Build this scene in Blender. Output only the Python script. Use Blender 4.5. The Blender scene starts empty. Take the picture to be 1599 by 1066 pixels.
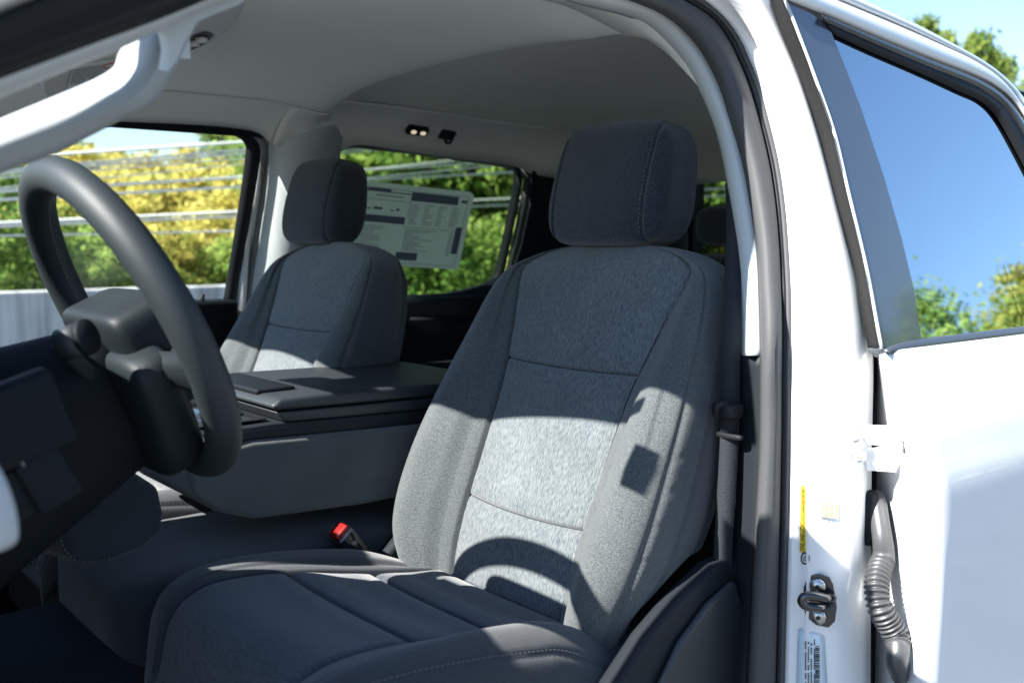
import bpy, bmesh, math, random
from mathutils import Vector, Matrix
R = math.radians
PI = math.pi
random.seed(7)
scene = bpy.context.scene

# ------------------------------------------------------------------ camera
FOC, CX, CY = 1555.0, 799.5, 533.0          # focal length and centre, in photograph pixels
YAW, PITCH = R(39.7), R(5.8)
CAM = Vector((0, 0, 1.55))
FW = Vector((math.sin(YAW)*math.cos(PITCH), math.cos(YAW)*math.cos(PITCH), -math.sin(PITCH)))
RT = Vector((math.cos(YAW), -math.sin(YAW), 0))
UP = RT.cross(FW)
cam_d = bpy.data.cameras.new('camera')
cam = bpy.data.objects.new('camera', cam_d)
scene.collection.objects.link(cam)
cam.matrix_world = Matrix(((RT.x, UP.x, -FW.x, 0), (RT.y, UP.y, -FW.y, 0), (RT.z, UP.z, -FW.z, CAM.z), (0, 0, 0, 1)))
cam_d.sensor_width = 36
cam_d.lens = 36*FOC/1599
cam_d.clip_start = 0.05
cam_d.clip_end = 2000
cam_d.dof.use_dof = True
cam_d.dof.focus_distance = 1.5
cam_d.dof.aperture_fstop = 5.0
scene.camera = cam

# ------------------------------------------------------------------ sky and sun
SUN_EL = R(40)
SUN_TO = Vector((-math.cos(SUN_EL)*math.cos(R(7)), math.cos(SUN_EL)*math.sin(R(7)), math.sin(SUN_EL)))   # towards the sun
w = bpy.data.worlds.new('World'); scene.world = w; w.use_nodes = True
nt = w.node_tree; bg = nt.nodes['Background']
sky = nt.nodes.new('ShaderNodeTexSky'); sky.sky_type = 'NISHITA'; sky.sun_disc = False
sky.sun_elevation = SUN_EL
sky.sun_rotation = math.atan2(SUN_TO.x, SUN_TO.y)
sky.air_density = 1.2; sky.dust_density = 0.3; sky.ozone_density = 2.0
tintn = nt.nodes.new('ShaderNodeVectorMath'); tintn.operation = 'MULTIPLY'; tintn.inputs[1].default_value = (.88, .96, 1.08)
nt.links.new(sky.outputs[0], tintn.inputs[0]); nt.links.new(tintn.outputs[0], bg.inputs[0]); bg.inputs[1].default_value = 0.066
sl = bpy.data.lights.new('sun', 'SUN'); sl.energy = 5.0; sl.angle = R(0.5); sl.color = (1.0, 0.965, 0.90)
so = bpy.data.objects.new('sun', sl); scene.collection.objects.link(so)
so.rotation_euler = SUN_TO.to_track_quat('Z', 'Y').to_euler()
scene.view_settings.view_transform = 'Standard'
scene.view_settings.look = 'None'
scene.view_settings.exposure = 1.9
scene.view_settings.gamma = 1.0
scene.cycles.max_bounces = 10
scene.cycles.diffuse_bounces = 5
scene.cycles.transparent_max_bounces = 16
scene.cycles.caustics_reflective = False
scene.cycles.caustics_refractive = False

# ------------------------------------------------------------------ geometry helpers
def ray(px, py):
    return FW + RT*((px-CX)/FOC) + UP*((CY-py)/FOC)
def hit(px, py, n, c):
    d = ray(px, py); t = (c - CAM.dot(n))/d.dot(n)
    return CAM + d*t
def PX(px, py, X): return hit(px, py, Vector((1, 0, 0)), X)
def PY(px, py, Y): return hit(px, py, Vector((0, 1, 0)), Y)
def PZ(px, py, Z): return hit(px, py, Vector((0, 0, 1)), Z)
BELT = 1.42
LEAN = 0.334
NEAR, FAR = 0.65, 2.51                       # outer faces of the cab at the belt line
def PS(px, py, off=0.0):                      # a point on the driver's side of the cab, 'off' metres inside its skin
    p = hit(px, py, Vector((0, 1, -LEAN)), NEAR+off-LEAN*BELT)
    if p.z < BELT: p = PY(px, py, NEAR+off)
    return p
def PP(px, py, off=0.0):                      # the same for the passenger's side
    p = hit(px, py, Vector((0, 1, LEAN)), FAR-off+LEAN*BELT)
    if p.z < BELT: p = PY(px, py, FAR-off)
    return p
def sideY(z, off=0.0): return NEAR+off+LEAN*max(0, z-BELT)

def resample(pts, n, smooth=True):
    pts = [Vector(p) for p in pts]
    if smooth and len(pts) > 2:
        q = []
        for i in range(len(pts)-1):
            p0 = pts[max(i-1, 0)]; p1 = pts[i]; p2 = pts[i+1]; p3 = pts[min(i+2, len(pts)-1)]
            for k in range(8):
                t = k/8
                q.append(0.5*((2*p1)+(p2-p0)*t+(2*p0-5*p1+4*p2-p3)*t*t+(-p0+3*p1-3*p2+p3)*t**3))
        q.append(pts[-1]); pts = q
    L = [0]
    for a, b in zip(pts, pts[1:]): L.append(L[-1]+(b-a).length)
    out = []; j = 0
    for i in range(n):
        s = L[-1]*i/(n-1)
        while j < len(L)-2 and L[j+1] < s: j += 1
        d = L[j+1]-L[j]
        out.append(pts[j].lerp(pts[j+1], (s-L[j])/d if d > 1e-9 else 0))
    return out

def link(name, me, mat=None, parent=None, smooth=True):
    o = bpy.data.objects.new(name, me)
    scene.collection.objects.link(o)
    if mat:
        for m in (mat if isinstance(mat, (list, tuple)) else [mat]): me.materials.append(m)
    if parent is not None: o.parent = parent
    if smooth:
        for p in me.polygons: p.use_smooth = True
    return o
def from_bm(name, bm, mat=None, parent=None, smooth=True, recalc=True):
    if recalc: bmesh.ops.recalc_face_normals(bm, faces=bm.faces)
    me = bpy.data.meshes.new(name); bm.to_mesh(me); bm.free()
    return link(name, me, mat, parent, smooth)
def solid(o, th, off=0.0):
    m = o.modifiers.new('thickness', 'SOLIDIFY'); m.thickness = th; m.offset = off; m.use_even_offset = False
    return o
def bevel(o, w_, seg=3, ang=35):
    m = o.modifiers.new('bevel', 'BEVEL'); m.width = w_; m.segments = seg; m.limit_method = 'ANGLE'; m.angle_limit = R(ang)
    m.harden_normals = False
    return o
def smooth_angle(o, ang=40):
    o.data.set_sharp_from_angle(angle=R(ang)) if hasattr(o.data, 'set_sharp_from_angle') else None
    return o
def grid_bm(rows, bm=None, closed_u=False, mats=None):
    bm = bm or bmesh.new()
    V = [[bm.verts.new(p) for p in r] for r in rows]
    for i in range(len(V)-1):
        n = len(V[i])
        for j in range(n if closed_u else n-1):
            f = bm.faces.new((V[i][j], V[i][(j+1) % n], V[i+1][(j+1) % n], V[i+1][j]))
            if mats: f.material_index = mats(i, j)
    return bm, V
def loft(curves, n=60, smooth=True, bm=None):
    rows = [resample(c, n, smooth) for c in curves]
    return grid_bm(rows, bm)[0]
def strip(name, curves, mat, parent, th=0.004, n=60, smooth=True, bev=0):
    o = from_bm(name, loft(curves, n, smooth), mat, parent)
    if th: solid(o, th, 0)
    if bev: bevel(o, bev, 2, 50)
    return o
def poly(name, pts, mat, parent, th=0.01, vec=None, bev=0.0):
    bm = bmesh.new()
    v = [bm.verts.new(p) for p in pts]
    f = bm.faces.new(v); bm.normal_update()
    nn = f.normal.copy() if vec is None else Vector(vec).normalized()
    r = bmesh.ops.extrude_face_region(bm, geom=[f])
    for e in r['geom']:
        if isinstance(e, bmesh.types.BMVert): e.co += nn*th
    o = from_bm(name, bm, mat, parent, smooth=False)
    if bev: bevel(o, bev, 3)
    return o
def add_tube(bm, pts, r, seg=10, n=None, smooth=True, closed=False, caps=True):
    if n: pts = resample(pts, n, smooth)
    pts = [Vector(p) for p in pts]
    rings = []; up = None; N = len(pts)
    for i, p in enumerate(pts):
        if closed: t = (pts[(i+1) % N]-pts[i-1]).normalized()
        else: t = (pts[min(i+1, N-1)]-pts[max(i-1, 0)]).normalized()
        if up is None: up = t.orthogonal().normalized()
        a = (up - t*up.dot(t))
        a = a.normalized() if a.length > 1e-6 else t.orthogonal().normalized()
        b = t.cross(a); up = a
        rr = r(i/(N-1)) if callable(r) else r
        rings.append([bm.verts.new(p + (a*math.cos(2*PI*k/seg)+b*math.sin(2*PI*k/seg))*rr) for k in range(seg)])
    for i in range(N if closed else N-1):
        A = rings[i]; B = rings[(i+1) % N]
        for k in range(seg): bm.faces.new((A[k], A[(k+1) % seg], B[(k+1) % seg], B[k]))
    if caps and not closed:
        bm.faces.new(rings[0][::-1]); bm.faces.new(rings[-1])
    return bm
def add_box(bm, c, s, rot=None):
    r = bmesh.ops.create_cube(bm, size=1)
    M = Matrix.Translation(Vector(c)) @ (rot.to_4x4() if rot is not None else Matrix.Identity(4)) @ Matrix.Diagonal((*s, 1))
    bmesh.ops.transform(bm, matrix=M, verts=r['verts'])
    return r['verts']
def add_cyl(bm, a, b, r1, r2=None, seg=24):
    a = Vector(a); b = Vector(b); d = b-a
    r = bmesh.ops.create_cone(bm, cap_ends=True, segments=seg, radius1=r1, radius2=r1 if r2 is None else r2, depth=d.length)
    M = Matrix.Translation((a+b)/2) @ d.to_track_quat('Z', 'Y').to_matrix().to_4x4()
    bmesh.ops.transform(bm, matrix=M, verts=r['verts'])
def boxobj(name, c, s, mat, parent, bev=0.01, rot=None, seg=3):
    bm = bmesh.new(); add_box(bm, c, s, rot)
    o = from_bm(name, bm, mat, parent)
    if bev: bevel(o, bev, seg)
    return o
def superell(bm, c, s, e1=0.35, e2=0.35, nu=40, nv=24, fn=None):
    sg = lambda x, e: math.copysign(abs(x)**e, x)
    rows = []
    for i in range(nv+1):
        ph = -PI/2+PI*i/nv
        row = []
        for j in range(nu):
            th = 2*PI*j/nu
            p = Vector((sg(math.cos(ph), e1)*sg(math.cos(th), e2)*s[0], sg(math.cos(ph), e1)*sg(math.sin(th), e2)*s[1], sg(math.sin(ph), e1)*s[2]))
            if fn: p = fn(p)
            row.append(p+Vector(c))
        rows.append(row)
    grid_bm(rows, bm, closed_u=True)
    bmesh.ops.remove_doubles(bm, verts=bm.verts, dist=1e-5)
    return bm
def text_mesh(name, body, size, mat, parent, origin, xdir, ydir, extrude=0.0002, align='LEFT', bold=0.0, sx=1.0):
    c = bpy.data.curves.new(name, 'FONT'); c.body = body; c.size = size; c.extrude = extrude; c.align_x = align; c.offset = bold
    t = bpy.data.objects.new('tmp', c); scene.collection.objects.link(t)
    dg = bpy.context.evaluated_depsgraph_get(); dg.update()
    me = bpy.data.meshes.new_from_object(t.evaluated_get(dg))
    bpy.data.objects.remove(t); bpy.data.curves.remove(c)
    xd = Vector(xdir).normalized(); yd = Vector(ydir); yd = (yd-xd*yd.dot(xd)).normalized(); zd = xd.cross(yd)
    M = Matrix(((xd.x*sx, yd.x, zd.x, origin[0]), (xd.y*sx, yd.y, zd.y, origin[1]), (xd.z*sx, yd.z, zd.z, origin[2]), (0, 0, 0, 1)))
    me.transform(M)
    me.materials.clear()
    return link(name, me, mat, parent, smooth=False)

def lerp_tab(tab, x):
    n = len(tab)
    if x <= tab[0][0]: return tab[0][1]
    if x >= tab[-1][0]: return tab[-1][1]
    for i in range(n-1):
        if x <= tab[i+1][0]:
            x0, y0 = tab[max(i-1, 0)]; x1, y1 = tab[i]; x2, y2 = tab[i+1]; x3, y3 = tab[min(i+2, n-1)]
            h = x2-x1; t = (x-x1)/h
            m1 = (y2-y0)/(x2-x0)*h if x2 != x0 else 0; m2 = (y3-y1)/(x3-x1)*h if x3 != x1 else 0
            return (2*t**3-3*t*t+1)*y1+(t**3-2*t*t+t)*m1+(-2*t**3+3*t*t)*y2+(t**3-t*t)*m2

# ------------------------------------------------------------------ materials
def mat(name, col, rough=0.5, spec=0.5, metal=0.0, coat=0.0, bump=0.0, bscale=400, var=0.0, vscale=8, sheen=0.0, alpha=None):
    m = bpy.data.materials.new(name); m.use_nodes = True
    t = m.node_tree; b = t.nodes['Principled BSDF']
    b.inputs['Base Color'].default_value = (*col, 1)
    b.inputs['Roughness'].default_value = rough
    b.inputs['Specular IOR Level'].default_value = spec
    b.inputs['Metallic'].default_value = metal
    b.inputs['Coat Weight'].default_value = coat
    b.inputs['Coat Roughness'].default_value = 0.04
    b.inputs['Sheen Weight'].default_value = sheen
    tc = t.nodes.new('ShaderNodeTexCoord')
    if var:
        n = t.nodes.new('ShaderNodeTexNoise'); n.inputs['Scale'].default_value = vscale; n.inputs['Detail'].default_value = 6
        t.links.new(tc.outputs['Object'], n.inputs['Vector'])
        mr = t.nodes.new('ShaderNodeMapRange'); mr.inputs[1].default_value = 0.3; mr.inputs[2].default_value = 0.7
        mr.inputs[3].default_value = 1-var; mr.inputs[4].default_value = 1+var
        t.links.new(n.outputs['Fac'], mr.inputs[0])
        mx = t.nodes.new('ShaderNodeVectorMath'); mx.operation = 'SCALE'; mx.inputs[0].default_value = col
        t.links.new(mr.outputs[0], mx.inputs['Scale']); t.links.new(mx.outputs[0], b.inputs['Base Color'])
    if bump:
        n2 = t.nodes.new('ShaderNodeTexNoise'); n2.inputs['Scale'].default_value = bscale; n2.inputs['Detail'].default_value = 3
        t.links.new(tc.outputs['Object'], n2.inputs['Vector'])
        bp = t.nodes.new('ShaderNodeBump'); bp.inputs['Strength'].default_value = bump; bp.inputs['Distance'].default_value = 0.001
        t.links.new(n2.outputs['Fac'], bp.inputs['Height']); t.links.new(bp.outputs[0], b.inputs['Normal'])
    return m
def fabric(name, c1, c2, s, bump=0.5, wscale=700):
    """woven cloth: two yarn colours mixed by a stretched noise, with a fine weave relief"""
    m = bpy.data.materials.new(name); m.use_nodes = True
    t = m.node_tree; b = t.nodes['Principled BSDF']; N = t.nodes.new; L = t.links.new
    b.inputs['Roughness'].default_value = 0.92; b.inputs['Specular IOR Level'].default_value = 0.15
    b.inputs['Sheen Weight'].default_value = 0.25; b.inputs['Sheen Roughness'].default_value = 0.5
    tc = N('ShaderNodeTexCoord'); mp = N('ShaderNodeMapping'); mp.inputs['Scale'].default_value = s
    L(tc.outputs['Object'], mp.inputs['Vector'])
    n = N('ShaderNodeTexNoise'); n.inputs['Scale'].default_value = 1; n.inputs['Detail'].default_value = 1.5; n.inputs['Roughness'].default_value = 0.5
    L(mp.outputs[0], n.inputs['Vector'])
    cr = N('ShaderNodeValToRGB'); cr.color_ramp.elements[0].position = 0.34; cr.color_ramp.elements[1].position = 0.68
    cr.color_ramp.elements[0].color = (*c1, 1); cr.color_ramp.elements[1].color = (*c2, 1)
    L(n.outputs['Fac'], cr.inputs[0])
    n3 = N('ShaderNodeTexNoise'); n3.inputs['Scale'].default_value = 9; n3.inputs['Detail'].default_value = 4
    L(tc.outputs['Object'], n3.inputs['Vector'])
    mr = N('ShaderNodeMapRange'); mr.inputs[1].default_value = .3; mr.inputs[2].default_value = .7; mr.inputs[3].default_value = .88; mr.inputs[4].default_value = 1.12
    L(n3.outputs['Fac'], mr.inputs[0])
    vm = N('ShaderNodeVectorMath'); vm.operation = 'SCALE'; L(cr.outputs[0], vm.inputs[0]); L(mr.outputs[0], vm.inputs['Scale'])
    L(vm.outputs[0], b.inputs['Base Color'])
    w1 = N('ShaderNodeTexWave'); w1.bands_direction = 'DIAGONAL'; w1.inputs['Scale'].default_value = 220; w1.inputs['Distortion'].default_value = 2.0
    L(tc.outputs['Object'], w1.inputs['Vector'])
    ad = N('ShaderNodeMath'); ad.operation = 'ADD'; L(w1.outputs['Fac'], ad.inputs[0]); L(n.outputs['Fac'], ad.inputs[1])
    bp = N('ShaderNodeBump'); bp.inputs['Strength'].default_value = bump; bp.inputs['Distance'].default_value = 0.0006
    L(ad.outputs[0], bp.inputs['Height']); L(bp.outputs[0], b.inputs['Normal'])
    return m
def glass(name, tint, gl=0.08, rough=0.0, gc=(1, 1, 1)):
    m = bpy.data.materials.new(name); m.use_nodes = True
    t = m.node_tree; t.nodes.clear(); N = t.nodes.new; L = t.links.new
    out = N('ShaderNodeOutputMaterial'); tr = N('ShaderNodeBsdfTransparent'); tr.inputs[0].default_value = (*tint, 1)
    g = N('ShaderNodeBsdfGlossy'); g.inputs['Roughness'].default_value = rough; g.inputs[0].default_value = (*gc, 1)
    mx = N('ShaderNodeMixShader'); lw = N('ShaderNodeLayerWeight'); lw.inputs['Blend'].default_value = .5
    pw = N('ShaderNodeMath'); pw.operation = 'POWER'; pw.inputs[1].default_value = 5; L(lw.outputs['Facing'], pw.inputs[0])
    ma = N('ShaderNodeMath'); ma.operation = 'MULTIPLY_ADD'; ma.inputs[1].default_value = 1-gl; ma.inputs[2].default_value = gl; L(pw.outputs[0], ma.inputs[0])
    L(ma.outputs[0], mx.inputs[0]); L(tr.outputs[0], mx.inputs[1]); L(g.outputs[0], mx.inputs[2]); L(mx.outputs[0], out.inputs[0])
    return m

M_paint = mat('white_paint', (0.76, 0.77, 0.78), 0.35, 0.5, coat=1.0)
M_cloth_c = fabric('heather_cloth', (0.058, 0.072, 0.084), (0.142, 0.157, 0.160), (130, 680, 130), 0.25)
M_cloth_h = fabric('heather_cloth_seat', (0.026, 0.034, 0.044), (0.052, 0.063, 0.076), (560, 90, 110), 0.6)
M_cloth_b = fabric('grey_weave', (0.036, 0.044, 0.050), (0.11, 0.122, 0.122), (700, 700, 700), 0.6)
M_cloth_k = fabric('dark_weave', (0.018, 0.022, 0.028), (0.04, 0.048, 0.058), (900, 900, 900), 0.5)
M_thread = mat('thread', (0.085, 0.09, 0.10), 0.8)
M_groove = mat('seam', (0.02, 0.022, 0.026), 0.9)
M_liner = mat('headliner_cloth', (0.80, 0.815, 0.77), 0.95, 0.1, bump=0.25, bscale=900, var=0.04, vscale=3)
M_trim = mat('light_grey_trim', (0.48, 0.51, 0.52), 0.5, 0.4, bump=0.12, bscale=900)
M_dark = mat('dark_grey_plastic', (0.006, 0.0085, 0.0115), 0.6, 0.15, bump=0.35, bscale=700)
M_dark2 = mat('charcoal_plastic', (0.013, 0.016, 0.020), 0.55, 0.2, bump=0.35, bscale=600)
M_black = mat('black_rubber', (0.009, 0.0105, 0.013), 0.55, 0.25)
M_rubber = mat('grey_rubber', (0.062, 0.065, 0.068), 0.6, 0.25, bump=0.2, bscale=500)
M_gloss = mat('gloss_black', (0.012, 0.014, 0.018), 0.12, 0.6, coat=0.6)
M_lid = mat('lid_plastic', (0.024, 0.029, 0.033), 0.42, 0.45, bump=0.4, bscale=600)
M_hub = mat('hub_plastic', (0.010, 0.0145, 0.017), 0.5, 0.22, bump=0.4, bscale=700)
M_handle = mat('handle_plastic', (0.33, 0.36, 0.37), 0.55, 0.3, bump=0.12, bscale=900)
M_piano = mat('console_gloss', (0.02, 0.023, 0.028), 0.12, 0.7)
M_metal = mat('steel', (0.42, 0.42, 0.43), 0.3, 0.5, metal=1.0)
M_seal = mat('flocked_seal', (0.018, 0.018, 0.019), 0.95, 0.2, bump=1.0, bscale=1500, var=0.5, vscale=900)
M_hose = mat('grey_hose', (0.05, 0.052, 0.056), 0.38, 0.6)
M_paper = mat('paper', (0.72, 0.73, 0.72), 0.7)
M_print = mat('print_black', (0.02, 0.02, 0.022), 0.6)
M_greyp = mat('print_grey', (0.18, 0.21, 0.26), 0.6)
M_yellow = mat('yellow_label', (0.75, 0.56, 0.02), 0.5)
M_yellow2 = mat('pale_yellow_ink', (0.80, 0.66, 0.12), 0.5)
M_bluelab = mat('pale_blue_label', (0.55, 0.66, 0.74), 0.4)
M_red = mat('red_button', (0.22, 0.010, 0.009), 0.35)
M_redp = mat('red_ink', (0.5, 0.12, 0.1), 0.6)
M_wheel = mat('wheel_leather', (0.019, 0.026, 0.029), 0.52, 0.35, bump=0.3, bscale=900)
M_blueglass = mat('sheet_blue', (0.16, 0.2, 0.28), 0.6)
M_mat = mat('floor_mat', (0.012, 0.016, 0.021), 0.85, 0.2, bump=0.6, bscale=300)
def lens_mat():
    m = mat('lamp_lens', (0.9, 0.85, 0.75), 0.2)
    b = m.node_tree.nodes['Principled BSDF']; b.inputs['Emission Color'].default_value = (1, .85, .6, 1); b.inputs['Emission Strength'].default_value = 0.16
    return m
M_lens = lens_mat()
G_clear = glass('clear_glass', (0.95, 0.97, 0.96), 0.03)
G_priv = glass('privacy_glass', (0.62, 0.68, 0.62), 0.03)
G_dark = glass('tinted_glass', (0.04, 0.045, 0.05), 0.58, gc=(.80, .92, 1))

# ------------------------------------------------------------------ the truck
truck = bpy.data.objects.new('pickup_truck', None); scene.collection.objects.link(truck)
truck.location = (0, 0, 0)
truck['label'] = 'white crew cab pickup truck with open driver door, grey cloth seats and closed rear door'
truck['category'] = 'pickup truck'

def col_block(name, prof, y0, y1, m, parent, bev=.01, seg=4):
    bm = bmesh.new(); v = [bm.verts.new((x, y0, z)) for x, z in prof]; f = bm.faces.new(v)
    r = bmesh.ops.extrude_face_region(bm, geom=[f])
    for e in r['geom']:
        if isinstance(e, bmesh.types.BMVert): e.co.y = y1
    o = from_bm(name, bm, m, parent)
    if bev: bevel(o, bev, seg, 25)
    return o

# ---- the outer body on the driver's side: B-pillar, roof rail
S = lambda L, off: [PS(x, y, off) for x, y in L]
c0 = [(840, -22), (901, 0), (999, 28), (1059, 81), (1093, 135), (1123, 210), (1140, 290), (1150, 350), (1157, 405), (1160, 480), (1161, 555)]
c1 = [(900, -30), (973, -4), (1036, 23), (1082, 62), (1119, 124), (1138, 180), (1160, 255), (1175, 338), (1183, 405), (1185, 480), (1185, 555)]
c2 = [(1000, -40), (1070, 0), (1112, 26), (1138, 60), (1153, 90), (1170, 130), (1187, 188), (1203, 255), (1213, 325), (1219, 405), (1222, 480), (1222, 593), (1221, 700), (1219, 850), (1213, 1066), (1210, 1180)]
c1L = [(900, -30), (973, -4), (1036, 23), (1082, 62), (1119, 124), (1138, 180), (1160, 255), (1175, 338), (1183, 405), (1186, 480), (1187, 593), (1186, 700), (1178, 850), (1166, 1066), (1160, 1180)]
def shift(L, dx, dy=0, k=1.0):
    return [(x+dx*(1 if y > 60 else k), y+dy) for x, y in L]
c3 = [(1015, -48), (1085, -6), (1124, 24), (1149, 56), (1165, 90), (1181, 130), (1197, 188), (1213, 255), (1223, 325), (1229, 405), (1232, 480), (1231, 593), (1230, 700), (1227, 850), (1221, 1066), (1218, 1180)]
c4 = [(1050, -70), (1112, -18), (1150, 20), (1175, 56), (1192, 92), (1207, 132), (1223, 190), (1238, 255), (1249, 325), (1256, 405), (1260, 480), (1259, 593), (1257, 700), (1255, 850), (1251, 1066), (1248, 1180)]
c5 = [(1190, -60), (1200, -20), (1212, 20), (1228, 62), (1244, 100), (1259, 140), (1280, 205), (1296, 260), (1315, 330), (1336, 405), (1352, 480), (1361, 560), (1359, 700), (1358, 850), (1357, 1066), (1357, 1180)]
# the shut face of the pillar, with a pressed step down its middle
mid1 = [((a[0]*.52+b[0]*.48), (a[1]*.52+b[1]*.48)) for a, b in zip(c4, c5)]
mid2 = [((a[0]*.40+b[0]*.60), (a[1]*.40+b[1]*.60)) for a, b in zip(c4, c5)]
pil = strip('door_pillar', [S(c3, .105), S([((a[0]*.6+b[0]*.4), (a[1]*.6+b[1]*.4)) for a, b in zip(c3, c4)], .088), S(c4, .080), S([((a[0]*.93+b[0]*.07), (a[1]*.93+b[1]*.07)) for a, b in zip(c4, c5)], .068), S(mid1, .052), S(mid2, .045), S([((a[0]*.15+b[0]*.85), (a[1]*.15+b[1]*.85)) for a, b in zip(c4, c5)], .045), S(c5, .052), [p+Vector((.02, .06, 0)) for p in S(c5, .09)]], M_paint, truck, 0.004, 90)
# door opening seal: a bulb and a lip
bulb = strip('door_seal', [S(c1L, .135), S([(a[0]*.8+b[0]*.2, a[1]*.8+b[1]*.2) for a, b in zip(c1L, c2)], .112), S([(a[0]*.45+b[0]*.55, a[1]*.45+b[1]*.55) for a, b in zip(c1L, c2)], .100), S([(a[0]*.12+b[0]*.88, a[1]*.12+b[1]*.88) for a, b in zip(c1L, c2)], .104), S(c2, .118)], M_rubber, truck, 0.004, 90)
lip = bmesh.new(); add_tube(lip, S([(a[0]*.75+b[0]*.25, a[1]*.75+b[1]*.25) for a, b in zip(c2, c3)], .104), .0035, 8, 120)
lipo = from_bm('seal_lip', lip, M_black, bulb)
lip2 = bmesh.new(); add_tube(lip2, S([(a[0]*.1+b[0]*.9, a[1]*.1+b[1]*.9) for a, b in zip(c2, c3)], .100), .0038, 8, 120)
from_bm('seal_edge', lip2, M_rubber, bulb)
# stitched line on the seal (fabric bead)
# inner trims
strip('pillar_trim', [[p+Vector((0.012, .012, 0)) for p in S(c0, .168)], S(c0, .165), S([(a[0]*.55+b[0]*.45, a[1]*.55+b[1]*.45) for a, b in zip(c0, c1)], .142), S([(x+3, y) for x, y in c1], .132)], M_trim, truck, 0.004, 80)
lt0 = [(1161, 556), (1162, 650), (1158, 800), (1148, 950), (1138, 1066), (1130, 1180)]
lt1 = [(1189, 556), (1189, 650), (1187, 750), (1181, 850), (1169, 1066), (1160, 1180)]
strip('lower_pillar_trim', [[p+Vector((.03, .10, 0)) for p in S(lt0, .20)], S(lt0, .166), S([(a[0]*.4+b[0]*.6, a[1]) for a, b in zip(lt0, lt1)], .145), S(lt1, .131)], M_dark2, truck, 0.004, 40)

# ---- rear door on the driver's side
def skinpt(zz): return zz
edge_px = [(1381, 548), (1392, 580), (1410, 622), (1432, 672), (1447, 722), (1456, 752), (1460, 792), (1461, 860), (1457, 960), (1450, 1066), (1444, 1180)]
edge = [PX(x, y, 1.148) for x, y in edge_px]
e_rs = resample(edge, 40)
inner_px = [(1371, 552), (1371, 600), (1371, 660), (1371, 720), (1370, 790), (1370, 860), (1370, 960), (1368, 1066), (1366, 1180)]
bm = bmesh.new()
inn = resample([PY(x, y, .725) for x, y in inner_px], 40)
mid = [a.lerp(b, .5)+Vector((-.012, -.004, 0)) for a, b in zip(inn, e_rs)]
fr = [a.lerp(b, .9)+Vector((-.010, 0, 0)) for a, b in zip(inn, e_rs)]
rows = [[p+Vector((.03, .02, 0)) for p in inn], inn, mid, fr, e_rs]
for dx in (.004, .012, .03, .1, .25, .5, .8, 1.1):
    rows.append([p+Vector((dx, -.004*min(1, dx/.012) - .01*math.sin(min(1, dx/.5)*PI/2), 0)) for p in e_rs])
grid_bm(rows, bm)
rdoor = from_bm('rear_door', bm, M_paint, truck); solid(rdoor, .003, 0)
# ribbed rubber seal in the gap
bm = bmesh.new()
for k, dx in enumerate((-6, -1, 3.5)):
    add_tube(bm, [PY(1367+dx, y, .735-.004*k) for y in (545, 640, 740, 850, 950, 1066, 1150)], .0035, 8, 40)
add_box(bm, (PY(1365, 800, .75).x+.004, .748, 1.1), (.02, .006, .9))
from_bm('gap_seal', bm, M_black, rdoor)
# flocked weatherstrip up the front edge of the upper frame
sl_ = [(1196, -30), (1205, 0), (1220, 48), (1255, 132), (1283, 214), (1305, 300), (1334, 413), (1348, 497), (1359, 548)]
sr_ = [(1217, -30), (1226, 0), (1241, 37), (1275, 127), (1303, 208), (1325, 300), (1352, 413), (1368, 497), (1377, 545)]
strip('edge_seal', [S(sl_, .035), S([(a[0]*.5+b[0]*.5, a[1]*.5+b[1]*.5) for a, b in zip(sl_, sr_)], .018), S([(a[0]*.12+b[0]*.88, a[1]*.12+b[1]*.88) for a, b in zip(sl_, sr_)], .010)], M_seal, rdoor, .004, 60)
bm = bmesh.new(); add_tube(bm, S([(x, y) for x, y in sr_], .004), .0022, 8, 60)
from_bm('seal_edge', bm, M_trim, rdoor)
# dark applique in front of the glass
gl_edge = [(1293, 38), (1316, 95), (1345, 170), (1380, 275), (1408, 372), (1428, 455), (1439, 531)]
ap_l = [(1226, -3), (1241, 37), (1275, 127), (1303, 208), (1325, 300), (1352, 413), (1368, 497), (1377, 543)]
poly('pillar_cover', S(ap_l+gl_edge[::-1], .003), mat('satin_black', (0.05, 0.06, 0.075), 0.22, 0.8, coat=0.8), rdoor, .003, vec=(0, 1, LEAN))
# glass
glp = gl_edge[:]+[(1500, 523), (1599, 512), (1760, 495), (1740, 420), (1690, 330), (1640, 260), (1600, 205), (1571, 168), (1545, 148), (1480, 122), (1400, 86)]
go = poly('window', S(glp, .008), G_dark, rdoor, .003, vec=(0, 1, LEAN))
# black channel round the glass
top_in = [(1300, 52), (1360, 80), (1440, 115), (1500, 143), (1532, 158), (1556, 182), (1585, 232), (1625, 310), (1670, 400)]
top_mid = [(1290, 36), (1362, 68), (1445, 103), (1510, 129), (1545, 148), (1572, 172), (1600, 216), (1640, 290), (1690, 380)]
top_out = [(1284, 22), (1366, 57), (1450, 91), (1520, 118), (1558, 138), (1586, 164), (1614, 208), (1654, 280), (1704, 370)]
strip('window_channel', [S(top_in, .007), S(top_in, .004), S(top_mid, -.001)], M_black, rdoor, .003, 60)
strip('window_trim', [S(top_mid, -.001), S([(a[0]*.5+b[0]*.5, a[1]*.5+b[1]*.5) for a, b in zip(top_mid, top_out)], -.005), S(top_out, .000)], M_gloss, rdoor, .003, 60)
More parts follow.
